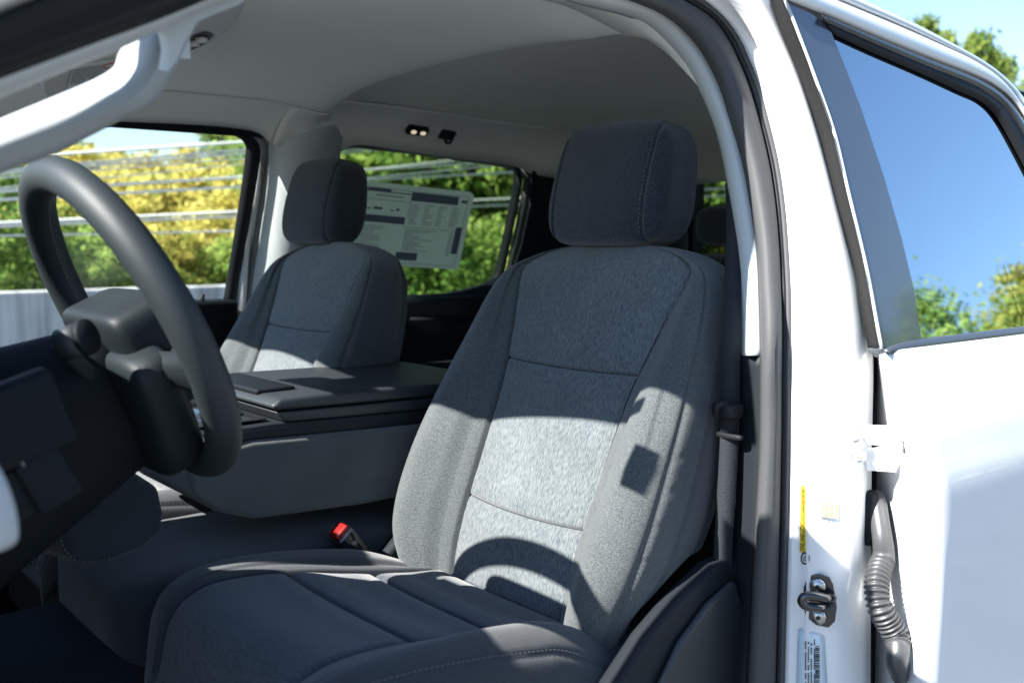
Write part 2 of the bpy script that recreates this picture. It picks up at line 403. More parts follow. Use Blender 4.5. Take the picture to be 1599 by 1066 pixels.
# white frame above the glass and the roof rail beyond
fr_out = [(1226, -34), (1304, 0), (1396, 38), (1460, 66), (1523, 96), (1566, 127), (1600, 170), (1650, 240), (1720, 350)]
f0 = [(1210, -8), (1284, 22), (1366, 57), (1450, 91), (1520, 118), (1558, 138), (1586, 164), (1640, 255), (1704, 370)]
strip('window_frame', [S(f0, .001), S([(a[0]*.6+b[0]*.4, a[1]*.6+b[1]*.4) for a, b in zip(f0, fr_out)], -.006), S([(a[0]*.1+b[0]*.9, a[1]*.1+b[1]*.9) for a, b in zip(f0, fr_out)], -.002), S(fr_out, .012)], M_paint, rdoor, .004, 60)
r_out = [(1276, -36), (1344, 0), (1424, 37), (1482, 67), (1537, 98), (1574, 127), (1604, 162), (1660, 232), (1740, 345)]
rail0 = S([(x+1, y-1) for x, y in fr_out], .012); rail1 = S([(a[0]*.5+b[0]*.5, a[1]*.5+b[1]*.5) for a, b in zip(fr_out, r_out)], .004)
rail2 = S(r_out, .02)
strip('roof_rail', [rail0, rail1, rail2, [p+Vector((0, .05, .018)) for p in rail2], [p+Vector((0, .3, .035)) for p in rail2]], M_paint, truck, .004, 60)
# belt moulding
b_t = [(1385, 545), (1405, 538), (1440, 531), (1500, 524), (1599, 512), (1740, 496)]
b_b = [(1378, 546), (1398, 561), (1460, 552), (1520, 543), (1599, 534), (1740, 518)]
b_o = strip('belt_moulding', [[p+Vector((0, .012, 0)) for p in S(b_t, 0)], S(b_t, .000), S([(a[0]*.4+b[0]*.6, a[1]*.4+b[1]*.6) for a, b in zip(b_t, b_b)], -.002), S(b_b, .004), [p+Vector((0, .02, 0)) for p in S(b_b, 0)]], mat('satin_trim', (0.06, 0.07, 0.085), 0.28, 0.7), rdoor, .002, 40)
# hinge between pillar and door
A = lambda x, y, Y: PY(x, y, Y)
hb = bmesh.new()
def plate(bm, pts, th, vec):
    v = [bm.verts.new(p) for p in pts]; f = bm.faces.new(v)
    r = bmesh.ops.extrude_face_region(bm, geom=[f])
    for e in r['geom']:
        if isinstance(e, bmesh.types.BMVert): e.co += Vector(vec).normalized()*th
plate(hb, [A(1328, 668, .695), A(1360, 672, .69), A(1362, 732, .69), A(1332, 728, .695)], .004, (-1, 0, 0))
plate(hb, [A(1345, 674, .69), A(1385, 676, .665), A(1424, 686, .640), A(1424, 696, .640), A(1385, 698, .665), A(1352, 692, .69)], .010, (0, 0, 1))
plate(hb, [A(1350, 700, .69), A(1380, 697, .665), A(1424, 700, .64), A(1405, 722, .65), A(1398, 735, .655), A(1355, 733, .69)], .006, (-.5, -.3, 0))
plate(hb, [A(1395, 733, .662), A(1420, 706, .645), A(1432, 712, .64), A(1434, 742, .64), A(1408, 748, .66)], .006, (-.5, -.3, 0))
hinge = from_bm('door_hinge', hb, M_paint, truck, smooth=False); bevel(hinge, .0015, 2)
for (x, y) in ((1336, 681), (1342, 712)):
    b_ = bmesh.new(); p = A(x, y, .688); add_cyl(b_, p+Vector((.002, 0, 0)), p+Vector((-.007, -.003, 0)), .0085, .0075, 20)
    add_cyl(b_, p+Vector((-.006, -.002, 0)), p+Vector((-.010, -.004, 0)), .0055, .005, 6)
    from_bm('hinge_bolt', b_, M_paint, hinge)
b_ = bmesh.new(); p = A(1417, 690, .632); add_cyl(b_, p+Vector((0, 0, -.013)), p+Vector((0, 0, .006)), .0065, None, 16); add_cyl(b_, p+Vector((0, 0, .0)), p+Vector((0, 0, .003)), .009, None, 16)
from_bm('hinge_pin', b_, M_metal, hinge)
# striker on the pillar
from mathutils.bvhtree import BVHTree
def tree_of(*obs):
    V_ = []; F_ = []
    for o in obs:
        b0_ = len(V_); V_ += [v.co.copy() for v in o.data.vertices]; F_ += [[b0_+i for i in p.vertices] for p in o.data.polygons]
    return BVHTree.FromPolygons(V_, F_)
PT = tree_of(pil)
def on(tree, px, py, lift=0.0, fallback=None):
    d = ray(px, py).normalized(); h = tree.ray_cast(CAM, d)
    if h[0] is None: return fallback, -d
    n = h[1] if h[1].dot(d) < 0 else -h[1]
    return h[0]+n*lift, n
def PL(x, y, lift=0.0): return on(PT, x, y, 0, PS(x, y, .07))[0]-ray(x, y).normalized()*(lift+.0032)
def pillar_pt(x, y, lift=0): # pillar face lies near Y .70 here
    return PL(x, y, .001)
sp = [(1262, 897), (1280, 894), (1296, 900), (1302, 912), (1307, 945), (1304, 968), (1294, 978), (1275, 974), (1260, 962), (1254, 945), (1255, 915)]
NP = Vector((-.85, -.5, 0)).normalized()
sc0 = PL(1280, 935, .004)
base3 = [hit(x, y, NP, NP.dot(sc0)) for x, y in sp]
def SK(x, y, k): return hit(x, y, NP, NP.dot(sc0)+.004+k)
striker = poly('striker', base3, M_gloss, truck, .004, vec=(-.85, -.5, 0), bev=.001)
NP = Vector((-.85, -.5, 0)).normalized()
bm = bmesh.new()
q0 = PL(1298, 938, .001); q1 = PL(1270, 945, .001)
add_tube(bm, [SK(1300, 933, .000), SK(1292, 933, .012), SK(1272, 930, .024), SK(1256, 931, .028), SK(1252, 939, .028), SK(1260, 946, .026), SK(1280, 948, .018), SK(1294, 943, .0)], .0058, 12, 40)
from_bm('striker_loop', bm, M_gloss, striker)
for (x, y) in ((1277, 914), (1278, 962)):
    bm = bmesh.new(); p = SK(x, y, 0)
    add_cyl(bm, p, p+NP*.005, .0112, .009, 24)
    bolt = from_bm('striker_bolt', bm, M_metal, striker)
    bm = bmesh.new(); add_cyl(bm, p+NP*.0045, p+NP*.0054, .0032, .0032, 6)
    from_bm('bolt_socket', bm, M_print, striker)
# corrugated wiring boot
hose_px = [(1380, 872), (1372, 892), (1369, 918), (1373, 945), (1387, 972), (1399, 992), (1403, 1010)]
hp = [PY(x, y, .672-.008*i) for i, (x, y) in enumerate(hose_px)]
bm = bmesh.new(); hr = resample(hp, 220)
add_tube(bm, hr, lambda t: .0135+.0020*t+.0020*math.sin(t*2*PI*21), 20)
boot = from_bm('wiring_boot', bm, M_hose, truck)
bm = bmesh.new()
add_tube(bm, [PY(x, y, Y) for x, y, Y in ((1366, 775, .70), (1370, 790, .69), (1374, 815, .68), (1378, 842, .672), (1380, 862, .67), (1379, 874, .668))], lambda t: .0135-.0015*math.sin(t*PI)+.001*t, 18, 30)
superell(bm, PY(1362, 808, .70), (.009, .013, .030), .5, .5, 20, 12)
from_bm('boot_collar', bm, M_hose, boot)
bm = bmesh.new(); superell(bm, PL(1353, 807, -.002), (.010, .014, .037), .35, .4, 28, 14)
from_bm('boot_flange', bm, M_dark, boot)
bm = bmesh.new()
add_tube(bm, [PY(x, y, Y) for x, y, Y in ((1402, 1004, .626), (1402, 1018, .622), (1400, 1034, .622), (1406, 1056, .63))], lambda t: .0150-.004*t, 18, 16)
add_box(bm, PY(1411, 1030, .645), (.012, .020, .055))
from_bm('boot_end', bm, M_hose, boot)
# labels on the pillar
def lab(name, quad, off, m, parent, th=.0006):
    rows = []
    for i in range(13):
        a = Vector(quad[0]).lerp(Vector(quad[3]), i/12); b = Vector(quad[1]).lerp(Vector(quad[2]), i/12)
        rows.append([PL(*a.lerp(b, j/4), .0008) for j in range(5)])
    return solid(from_bm(name, grid_bm(rows)[0], m, parent), .0006, 0)
tl = lab('tyre_label', [(1250, 757), (1258.5, 759), (1258, 862), (1248.5, 861)], (.081, .074, .074, .081), M_yellow, truck)
tl['label'] = 'narrow yellow label printed TIRE AND LOADING INFORMATION'
o_ = PL(1256.3, 859, .003)
text_mesh('label_text', 'TIRE AND LOADING INFORMATION', .0085, M_print, tl, o_, (PL(1256.8, 760, .001)-PL(1256.3, 860, .001)), PL(1250, 810, .001)-PL(1256, 810, .001), bold=.0, sx=.62)
bm = bmesh.new(); pc = PL(1257, 871, .002)
ux = Vector((0, 0, 1)); uy = (PL(1250, 871, .001)-PL(1263, 871, .001)).normalized()
def ellipse_plate(bm, c, a, b, ua, ub, th, n, inner=0):
    if inner:
        rows = [[c+ua*(a*k*math.cos(2*PI*i/n))+ub*(b*k*math.sin(2*PI*i/n))+th for i in range(n)] for k in (1, inner)]
        grid_bm(rows, bm, closed_u=True); return
    bm.faces.new([bm.verts.new(c+ua*(a*math.cos(2*PI*i/n))+ub*(b*math.sin(2*PI*i/n))+th) for i in range(n)])
ellipse_plate(bm, pc, .0085, .0085, ux, uy, NP*.0002, 28)
em = from_bm('round_emblem_label', bm, M_print, truck, smooth=False, recalc=False)
bm = bmesh.new(); ellipse_plate(bm, pc, .0058, .0058, ux, uy, NP*.0008, 24, .78)
ellipse_plate(bm, pc+ux*.0012+uy*.001, .0030, .0022, ux, uy, NP*.0009, 20, .6)
ellipse_plate(bm, pc-ux*.0016-uy*.001, .0026, .0018, ux, uy, NP*.0009, 20, .6)
from_bm('emblem_mark', bm, M_paper, em, smooth=False, recalc=False)
wl = lab('warning_label', [(1279, 779), (1310, 785), (1310, 812), (1279, 806)], (.060, .052, .052, .060), M_paper, truck)
bm = bmesh.new()
for k in range(4):
    x = 1284+k*7.2
    oo = .0585-.0018*k
    for j in range(5):
        y = 784+j*4.6+k*1.1
        plate(bm, [PL(x, y, .003), PL(x+3.4, y+.5, .003), PL(x+3.4, y+3.4, .003), PL(x, y+3.0, .003)], .0003, NP)
from_bm('label_ink', bm, M_yellow2, wl, smooth=False)
vl = lab('certification_label', [(1246, 982), (1287, 992), (1299, 1180), (1240, 1180)], (.081, .060, .056, .083), M_bluelab, truck)
vl['label'] = 'pale blue certification label with small print and a barcode'
dirv = Vector((0, 0, 1)); dl = uy
bm = bmesh.new(); rnd = random.Random(9)
for k in range(5):
    x = 1252+k*4.7; y = rnd.uniform(996, 1004)
    while y < 1120:
        h = rnd.uniform(1.2, 3.2)
        plate(bm, [PL(x, y, .0018), PL(x+2.1, y, .0018), PL(x+2.1, y+h, .0018), PL(x, y+h, .0018)], .0003, NP)
        y += h+(1.0 if rnd.random() < .8 else rnd.uniform(3, 7))
from_bm('small_print', bm, M_print, vl, smooth=False)
bm = bmesh.new(); rnd = random.Random(3)
z0 = PL(1278, 1120, .001); y_ = 1008
while y_ < 1120:
    h = rnd.choice((.8, 1.4, 2.2))
    plate(bm, [PL(1273, y_, .0035), PL(1280, y_+.6, .0035), PL(1280, y_+.6+h, .0035), PL(1273, y_+h, .0035)], .0003, NP)
    y_ += h+rnd.choice((.8, 1.2, 1.8))
from_bm('barcode', bm, M_print, vl, smooth=False)

# ---- A-pillar of the driver's door opening
def AP(L, Y): return [PY(x, y, Y) for x, y in L]
ap0 = [(-160, 85), (-60, 40), (0, 14), (50, -6), (140, -42), (260, -90)]
ap1 = [(-160, 125), (-60, 88), (0, 66), (90, 32), (190, -6), (300, -50)]
ap2 = [(-160, 178), (-60, 139), (0, 116), (150, 60), (240, 27), (330, -10)]
strip('front_pillar', [AP([(x, y-40) for x, y in ap0], .66), AP(ap0, .70)], M_paint, truck, .01, 30)
s_a = strip('front_pillar_seal', [AP(ap0, .70), AP([(a[0]*.6+b[0]*.4, a[1]*.6+b[1]*.4) for a, b in zip(ap0, ap1)], .69), AP(ap1, .72), AP([(a[0]*.5+b[0]*.5, a[1]*.5+b[1]*.5) for a, b in zip(ap1, ap2)], .715), AP(ap2, .745)], M_black, truck, .006, 30)
at0 = [(-160, 178), (-60, 139), (0, 114), (150, 58), (240, 25), (325, -10), (420, -45)]
at1 = [(-160, 210), (-60, 172), (0, 149), (75, 118), (196, 68), (300, 20), (420, -30)]
trimA = strip('front_pillar_trim', [AP(at0, .745), AP([(a[0]*.5+b[0]*.5, a[1]*.5+b[1]*.5) for a, b in zip(at0, at1)], .752), AP(at1, .775), [p+Vector((.0, .03, .01)) for p in AP(at1, .79)]], M_trim, truck, .004, 40)
# the grab handle
hu = [(-160, 256), (-60, 214), (0, 190), (80, 157), (150, 127), (180, 108), (194, 88), (200, 68), (212, 54)]
hm = [(-160, 288), (-60, 244), (0, 219), (80, 187), (155, 157), (195, 138), (218, 112), (224, 90), (228, 56)]
hl = [(-160, 308), (-60, 262), (0, 236), (90, 203), (165, 174), (212, 148), (239, 112), (248, 80), (256, 40)]
hl2 = [(-160, 338), (-60, 294), (0, 267), (85, 236), (188, 184), (234, 160), (264, 120), (286, 71), (312, 26)]
gh = strip('grab_handle', [[p+Vector((0, .02, -.006)) for p in AP(hu, .895)], AP(hu, .872), AP(hm, .842), AP(hl, .832), AP(hl, .836), AP([(a[0]*.5+b[0]*.5, a[1]*.5+b[1]*.5) for a, b in zip(hl, hl2)], .842), AP(hl2, .862), [p+Vector((0, .03, .01)) for p in AP(hl2, .88)]], M_handle, truck, .004, 60)
# corner piece joining pillar trim, handle and header
poly('pillar_corner_trim', [PY(x, y, .802) for x, y in ((226, 50), (248, 46), (262, 56), (266, 80), (262, 112), (276, 95), (286, 71), (308, 34), (376, 6), (420, -30), (300, -30), (262, 20))], M_trim, trimA, .02, vec=(0, 1, .2))

# ---- headliner (with the cross step behind the front seats)
def lin_z(x, y):
    c = abs(y-1.655)/.715
    k = min(1, max(0, (x-.93)/.2)); k = k*k*(3-2*k)
    z = 1.885-(.075 if y > 1.6 else .018+.055*k)*c**5
    z -= .008*max(0, (0.75-x)/.5)**2                       # falls to the windscreen header
    z -= .05*max(0, (x-1.8)/.65)**2*2
    return z
def ridge_x(y): return 1.075+.19*max(0, (y-1.45)/.8)**2 + .04*max(0, (1.1-y)/.3)**2
rows = []
NYH = 60
def prof(u):      # along the roof; u<1 in front of the step
    return u
ys = [1.03+1.27*j/NYH for j in range(NYH+1)]
front = [k/24 for k in range(25)]
for k in front:
    row = []
    for y in ys:
        xr = ridge_x(y); x0 = lerp_tab([(.95, .345), (1.1, .335), (1.3, .298), (1.42, .265), (1.6, .265), (1.8, .30), (2.0, .335), (2.15, .345), (2.4, .35)], y)
        x = x0+(xr-x0)*k
        dip = .018*math.exp(-((x-xr)/.10)**2)*min(1, .25+max(0, (y-1.03)/.12))              # the liner swells down towards the step
        row.append(Vector((x, y, lin_z(x, y)-dip-.010*math.exp(-((x-.62)/.12)**2))))
    rows.append(row)
for dx, dz in ((.003, -.017), (.006, -.012), (.009, -.002), (.02, .010), (.05, .018), (.1, .02), (.2, .018), (.35, .012), (.5, .004)):
    rows.append([Vector((ridge_x(y)+dx, y, lin_z(ridge_x(y)+dx, y)+dz*min(1, .25+max(0, (y-1.03)/.12)))) for y in ys])
for X in (1.9, 2.05, 2.2, 2.3, 2.38, 2.44, 2.47):
    rows.append([Vector((X, y, lin_z(X, y)-(.05*max(0, (X-2.2)/.27)**2))) for y in ys])
bm, _ = grid_bm(rows)
liner = from_bm('headliner', bm, M_liner, truck); solid(liner, .012, 1.0)
e_px = [(x, y) for x, y in c0 if y < 140]
e_c = resample(S(e_px, .166), 40)
def lz(x, y):
    xr = ridge_x(y)
    if x < xr: return lin_z(x, y)-.0045*math.exp(-((x-xr)/.10)**2)-.010*math.exp(-((x-.62)/.12)**2)
    return lin_z(x, y)+lerp_tab([(0, -.018), (.009, -.004), (.02, .010), (.05, .018), (.35, .012), (.5, .004)], x-xr)*.25
strip('headliner_edge', [e_c, [Vector((p.x+.002, p.y*.5+.52, (p.z+lz(p.x, 1.04))/2+.004)) for p in e_c], [Vector((p.x+.004, 1.04, lz(p.x, 1.04)-.002)) for p in e_c]], M_liner, liner, .004, 40)
# crease lines behind the step are part of the liner; the sheet-metal roof above it
bm = bmesh.new(); rr = []
for i in range(13):
    X = .44+2.07*i/12
    rr.append([Vector((X, 1.06+1.25*j/20, 1.945-(.05+.03*min(1, max(0, X-1.3)))*abs((j-10)/10)**4-.02*min(1, max(0, X-1.3))-.03*max(0, (.6-X)/.4)**2)) for j in range(21)])
grid_bm(rr, bm); ro = from_bm('roof', bm, M_paint, truck); solid(ro, .01, 0)
# close the sides between roof skin and headliner
boxobj('roof_edge', (.71, .978, 1.905), (.74, .20, .012), M_dark, ro, .003)
poly('roof_side', [Vector((.44, 1.08, 1.89)), Vector((.44, 1.08, 1.92)), Vector((2.5, 1.08, 1.90)), Vector((2.5, 1.08, 1.84))], M_dark, ro, .01, vec=(0, 1, 0))
poly('roof_side', [Vector((.44, 2.31, 1.80)), Vector((.44, 2.31, 1.88)), Vector((2.5, 2.31, 1.88)), Vector((2.5, 2.31, 1.80))], M_dark, ro, .01, vec=(0, -1, 0))
hd_b = bmesh.new(); add_tube(hd_b, [(.335, .98, 1.872), (.325, 1.1, 1.876), (.288, 1.3, 1.876), (.255, 1.42, 1.876), (.255, 1.6, 1.88), (.29, 1.8, 1.885), (.325, 2.0, 1.885), (.335, 2.15, 1.885), (.34, 2.30, 1.87)], .012, 12, 40)
from_bm('windscreen_header', hd_b, M_dark, ro)
hd_c = bmesh.new(); add_box(hd_c, (.36, .94, 1.742), (.035, .030, .048)); add_tube(hd_c, [(.36, .94, 1.75), (.362, .945, 1.80), (.37, .96, 1.90)], .0012, 6, 8)
hc_ = from_bm('shadow_block', hd_c, M_trim, truck); bevel(hc_, .004)  # unseen block added to cast the small rectangular shadow on the driver's bolster
# ---- sun visor and overhead console
vis = [(70, 128), (68, 110), (90, 95), (250, 58), (300, 60), (310, 90), (200, 160), (88, 157), (74, 148)]
vq = [PY(x, y, 1.02+(y-60)*.0002) for x, y in vis]
vn = Vector((.25, -1, 0)).normalized()
visor_quad = [PY(70, 156, 1.08), PY(70, 92, 1.08), PY(262, 56, 1.08), PY(300, 120, 1.08)]
def vp(x, y): return hit(x, y, Vector((-.30, .55, 1.0)).normalized(), Vector((-.30, .55, 1.0)).normalized().dot(PY(140, 110, 1.58)))
vis_px = [(70, 146), (68, 118), (78, 106), (180, 84), (262, 63), (270, 90), (255, 140), (190, 152), (88, 158), (76, 155)]
vo = poly('sun_visor', [vp(x, y) for x, y in vis_px], mat('visor_cloth', (0.62, 0.61, 0.57), 0.9, 0.1, bump=.2, bscale=800), truck, .018, vec=Vector((-.30, .55, 1)), bev=.006)
vnn = Vector((-.30, .55, 1)).normalized()
lb = poly('visor_label', [vp(x, y)-vnn*.0015 for x, y in ((103, 138), (114, 101), (205, 88), (200, 126))], M_paper, vo, .0008, vec=-vnn)
a_ = vp(115, 105)-vnn*.0035; b_ = vp(200, 92)-vnn*.0035; d_ = vp(106, 134)-vnn*.0035
bm = bmesh.new(); rnd = random.Random(5)
for k in range(22):
    s0 = k/22+.01; L1 = rnd.uniform(.55, .97)
    p0 = a_.lerp(b_, s0); p1 = a_.lerp(b_, s0+.02)
    t0 = .0 if k < 12 else .38
    dv = (d_-a_)
    plate(bm, [p0+dv*t0, p1+dv*t0, p1+dv*L1, p0+dv*L1], .0003, -vnn)
from_bm('label_print', bm, mat('print_mid', (.5, .5, .5), .7), vo, smooth=False)
bm = bmesh.new()
add_tube(bm, [a_.lerp(b_, .73+.2*math.cos(t*2*PI/20))+(d_-a_)*(.14+.14*math.sin(t*2*PI/20)) for t in range(20)], .0008, 6, closed=True)
from_bm('label_seal', bm, M_redp, vo)
# overhead console
def CP(x, y, z=1.868): return PZ(x, y, z)
oc_px = [(283, 84), (300, 60), (312, 30), (335, 18), (378, 4), (410, -30), (380, 30), (360, 48), (330, 64), (300, 78)]
oc = poly('overhead_console', [CP(x, y, 1.862) for x, y in ((268, 84), (296, 34), (330, 10), (390, -6), (372, 30), (350, 54), (318, 74), (286, 86))], M_trim, truck, .03, vec=(0, 0, 1), bev=.004)
bm = bmesh.new()
for k in range(3):
    add_box(bm, CP(289+k*13, 74-k*5.5, 1.857), (.010, .016, .008), Matrix.Rotation(.5, 3, 'Z'))
from_bm('switch', bm, M_paper, oc)
bm = bmesh.new(); bm.faces.new([bm.verts.new(CP(x, y, 1.8605)) for x, y in ((276, 84), (292, 60), (322, 50), (334, 56), (318, 70), (284, 86))])
from_bm('switch_panel', bm, M_black, oc, smooth=False)

# ---- passenger side: pillar, doors, glass
Pf = lambda L, off: [PP(x, y, off) for x, y in L]
# front door opening seals (inner to outer as seen)
w_in = [(-80, 195), (60, 196), (170, 197), (280, 202), (345, 208), (372, 214), (384, 226), (384, 245), (378, 290), (366, 370), (356, 430), (349, 470)]
w_b = [(-80, 186), (60, 188), (170, 192), (285, 197), (352, 203), (386, 210), (404, 224), (406, 248), (400, 290), (386, 370), (375, 430), (368, 476)]
w_c = [(-80, 184), (60, 186), (170, 190), (287, 195), (356, 201), (396, 210), (414, 224), (415, 250), (409, 290), (396, 370), (386, 430), (378, 600)]
w_d = [(-80, 182), (60, 184), (170, 188), (290, 193), (360, 198), (402, 206), (421, 224), (425, 250), (423, 290), (411, 370), (402, 430), (384, 600)]
xr = PP(372, 500, .14).x; from_px = PP(330, 470, .15).z
fd = col_block('front_door', [(-.75, .75), (xr, .75), (xr, from_px), (PP(225, 470, .15).x, from_px), (PP(190, 470, .15).x, from_px-.012), (PP(95, 470, .15).x, from_px-.085), (PP(50, 470, .15).x, from_px-.10), (-.75, from_px-.12)], FAR-.15, FAR-.05, M_dark, truck, .012)
strip('window_seal', [Pf(w_in, .060), Pf(w_in, .070), Pf(w_b, .076)], M_black, fd, .004, 80)
strip('door_frame', [Pf(w_b, .070), Pf(w_c, .066)], M_paint, fd, .004, 80)
strip('far_door_seal', [Pf(w_c, .066), Pf([(a[0]*.5+b[0]*.5, a[1]*.5+b[1]*.5) for a, b in zip(w_c, w_d)], .074), Pf(w_d, .080)], mat('seal_grey', (.16, .165, .17), .6), truck, .004, 80)
poly('window', Pf([(-120, 190), (60, 192), (175, 193), (285, 199), (350, 206), (378, 212), (390, 228), (388, 250), (372, 370), (352, 480), (230, 480), (100, 545), (-120, 570)], .055), G_clear, fd, .004, vec=(0, 1, LEAN))
bm = bmesh.new(); p = PP(319, 466, .14); add_cyl(bm, p+Vector((0, .01, -.012)), p+Vector((0, .01, .010)), .004, .0055, 12); add_cyl(bm, p+Vector((0, .01, -.012)), p+Vector((0, .01, -.009)), .012, .010, 16)
from_bm('lock_knob', bm, M_black, fd)
bm = bmesh.new(); superell(bm, PY(338, 578, 2.33), (.03, .022, .013), .6, .6, 20, 12)
from_bm('door_handle', bm, M_trim, fd)
boxobj('armrest', (.55, 2.36, 1.15), (.75, .10, .07), M_dark, fd, .02)
# B-pillar trim, light above and dark below
pt0 = [(420, 224), (420, 250), (418, 290), (406, 370), (397, 430), (391, 480)]
pt1 = [(540, 190), (532, 230), (525, 290), (512, 370), (500, 430), (490, 480)]
strip('far_pillar_trim', [Pf(pt0, .080), Pf([(a[0]*.78+b[0]*.22, a[1]*.78+b[1]*.22) for a, b in zip(pt0, pt1)], .112), Pf([(a[0]*.58+b[0]*.42, a[1]*.58+b[1]*.42) for a, b in zip(pt0, pt1)], .142), Pf([(a[0]*.3+b[0]*.7, a[1]*.3+b[1]*.7) for a, b in zip(pt0, pt1)], .145), Pf(pt1, .115)], M_trim, truck, .005, 40)
pl0 = [(391, 478), (382, 540), (378, 620), (370, 700)]
pl1 = [(490, 478), (484, 540), (478, 620), (470, 700)]
strip('far_lower_pillar_trim', [Pf(pl0, .082), Pf([(a[0]*.56+b[0]*.44, a[1]) for a, b in zip(pl0, pl1)], .140), Pf(pl1, .12)], mat('mid_grey_trim', (.17, .18, .2), .5, bump=.2), truck, .005, 20)
# header trim between liner edge and glass, passenger side
def far_z(x, y):
    xr = ridge_x(y)
    if x < xr: return lin_z(x, y)-.018*math.exp(-((x-xr)/.10)**2)-.010*math.exp(-((x-.62)/.12)**2)
    return lin_z(x, y)+lerp_tab([(0, -.018), (.009, -.004), (.02, .010), (.05, .018), (.35, .012), (.5, .004)], x-xr)
def header_rows(base, ya):
    rows = []
    for k in range(7):
        t = k/6
        rows.append([Vector((p.x, p.y+(ya-p.y)*t, p.z+(far_z(p.x, ya)-.003-p.z)*math.sin(t*PI/2)**.9)) for p in base])
    return rows
hd0 = [(-120, 182), (60, 184), (170, 188), (290, 193), (360, 198), (402, 206), (424, 226)]
strip('far_header_trim', header_rows(resample(Pf(hd0, .085), 50), 2.16), M_liner, liner, .004, 60)
rh0 = [(425, 226), (480, 232), (524, 238), (558, 226), (640, 237), (720, 248), (800, 259), (832, 272), (850, 276), (960, 290)]
strip('far_header_trim', header_rows(resample(Pf(rh0, .105), 60), 2.16), M_liner, liner, .004, 60)
# dome lamp and coat hook over the far rear window
LT = tree_of(liner, *[o for o in scene.objects if o.name.startswith('far_header_trim')])
c, nn = on(LT, 650, 201, .004); c2_ = on(LT, 697, 208, .004)[0]
ud = (c2_-c); ud = (ud-nn*ud.dot(nn)).normalized(); vd = nn.cross(ud).normalized()
if vd.z < 0: vd = -vd
Mx = Matrix((ud, vd, nn)).transposed()
dome = boxobj('reading_lamp', c+nn*.003, (.066, .028, .016), M_dark, liner, .006, rot=Mx)
dome['label'] = 'small lit reading lamp above the far rear window'
for k in (-1, 1):
    bm = bmesh.new(); superell(bm, (0, 0, 0), (.0085, .0058, .004), .8, .8, 16, 8)
    bmesh.ops.transform(bm, matrix=Matrix.Translation(c+ud*k*.015+nn*.012) @ Mx.to_4x4(), verts=bm.verts)
    from_bm('lamp_lens', bm, M_lens, liner)
bm = bmesh.new()
add_box(bm, c2_+nn*.003, (.044, .026, .010), Mx)
add_tube(bm, [c2_+ud*-.012+vd*.012+nn*.010, c2_+ud*-.008-vd*.010+nn*.020, c2_+ud*.006-vd*.010+nn*.022, c2_+ud*.012+vd*.010+nn*.010], .004, 10, 16)
from_bm('coat_hook', bm, M_dark2, liner)

# rear passenger door
rd_top = 1.55
rw = [(529, 240), (534, 234), (546, 231), (560, 231), (640, 240), (720, 251), (795, 262), (802, 267), (803, 278), (796, 318), (783, 380), (772, 425), (766, 436), (752, 444), (725, 452), (695, 458), (640, 461), (560, 466), (500, 470)]
rdp = bmesh.new()
def ring_plate(bm, inner, outer, offi, offo):
    A_ = [bm.verts.new(PP(x, y, offi)) for x, y in inner]; B_ = [bm.verts.new(PP(x, y, offo)) for x, y in outer]
    for i in range(len(A_)-1): bm.faces.new((A_[i], A_[i+1], B_[i+1], B_[i]))
rw_o = [(522, 236), (530, 228), (544, 225), (560, 226), (642, 235), (722, 246), (798, 256), (812, 262), (816, 278), (810, 318), (797, 380), (787, 427), (781, 438), (765, 452), (728, 462), (695, 470), (640, 475), (560, 480), (500, 490)]
rear_d2 = boxobj('rear_door', (1.95, FAR-.09, 1.06), (1.3, .10, .62), M_dark, truck, .01)
for v in rear_d2.data.vertices:
    v.co.z = PP(650, 466, .13).z if v.co.z > 1.1 else .7
    v.co.x = PP(470, 480, .13).x if v.co.x < 1.9 else 2.55
ring_plate(rdp, rw, rw_o, .055, .085)
solid(from_bm('window_seal', rdp, M_black, rear_d2), .004, 0)
bm = bmesh.new(); ring_plate(bm, [(812, 262), (818, 278), (812, 318), (799, 380), (789, 427), (783, 440), (776, 470)], [(824, 262), (832, 278), (828, 318), (814, 380), (800, 430), (794, 445), (786, 470)], .085, .10)
solid(from_bm('door_frame', bm, M_rubber, rear_d2), .004, 0)
poly('window', Pf(rw, .050), G_priv, rear_d2, .004, vec=(0, 1, LEAN))
# trim swelling under the glass corner
bm = bmesh.new(); ring_plate(bm, [(640, 463), (695, 460), (727, 454), (754, 446), (770, 436), (780, 428), (792, 430)], [(640, 500), (695, 500), (727, 500), (754, 500), (770, 500), (780, 500), (800, 500)], .09, .15)
solid(from_bm('door_shoulder', bm, M_dark, rear_d2), .006, 0)
boxobj('armrest', (1.9, 2.33, 1.17), (.7, .08, .06), M_dark, rear_d2, .02)
# rear quarter (C-pillar) trim
poly('rear_pillar_trim', Pf([(832, 262), (840, 274), (1000, 300), (1000, 700), (780, 700), (788, 470), (800, 430), (816, 380), (829, 318)], .11), M_dark, truck, .02, vec=(0, 1, 0))
def sheet_mat():
    m = bpy.data.materials.new('sheet_paper'); m.use_nodes = True; t = m.node_tree; t.nodes.clear()
    o = t.nodes.new('ShaderNodeOutputMaterial'); d = t.nodes.new('ShaderNodeBsdfDiffuse'); tr = t.nodes.new('ShaderNodeBsdfTranslucent'); mx = t.nodes.new('ShaderNodeMixShader')
    d.inputs[0].default_value = (.62, .68, .66, 1); tr.inputs[0].default_value = (.62, .68, .66, 1); mx.inputs[0].default_value = .5
    t.links.new(d.outputs[0], mx.inputs[1]); t.links.new(tr.outputs[0], mx.inputs[2]); t.links.new(mx.outputs[0], o.inputs[0])
    return m
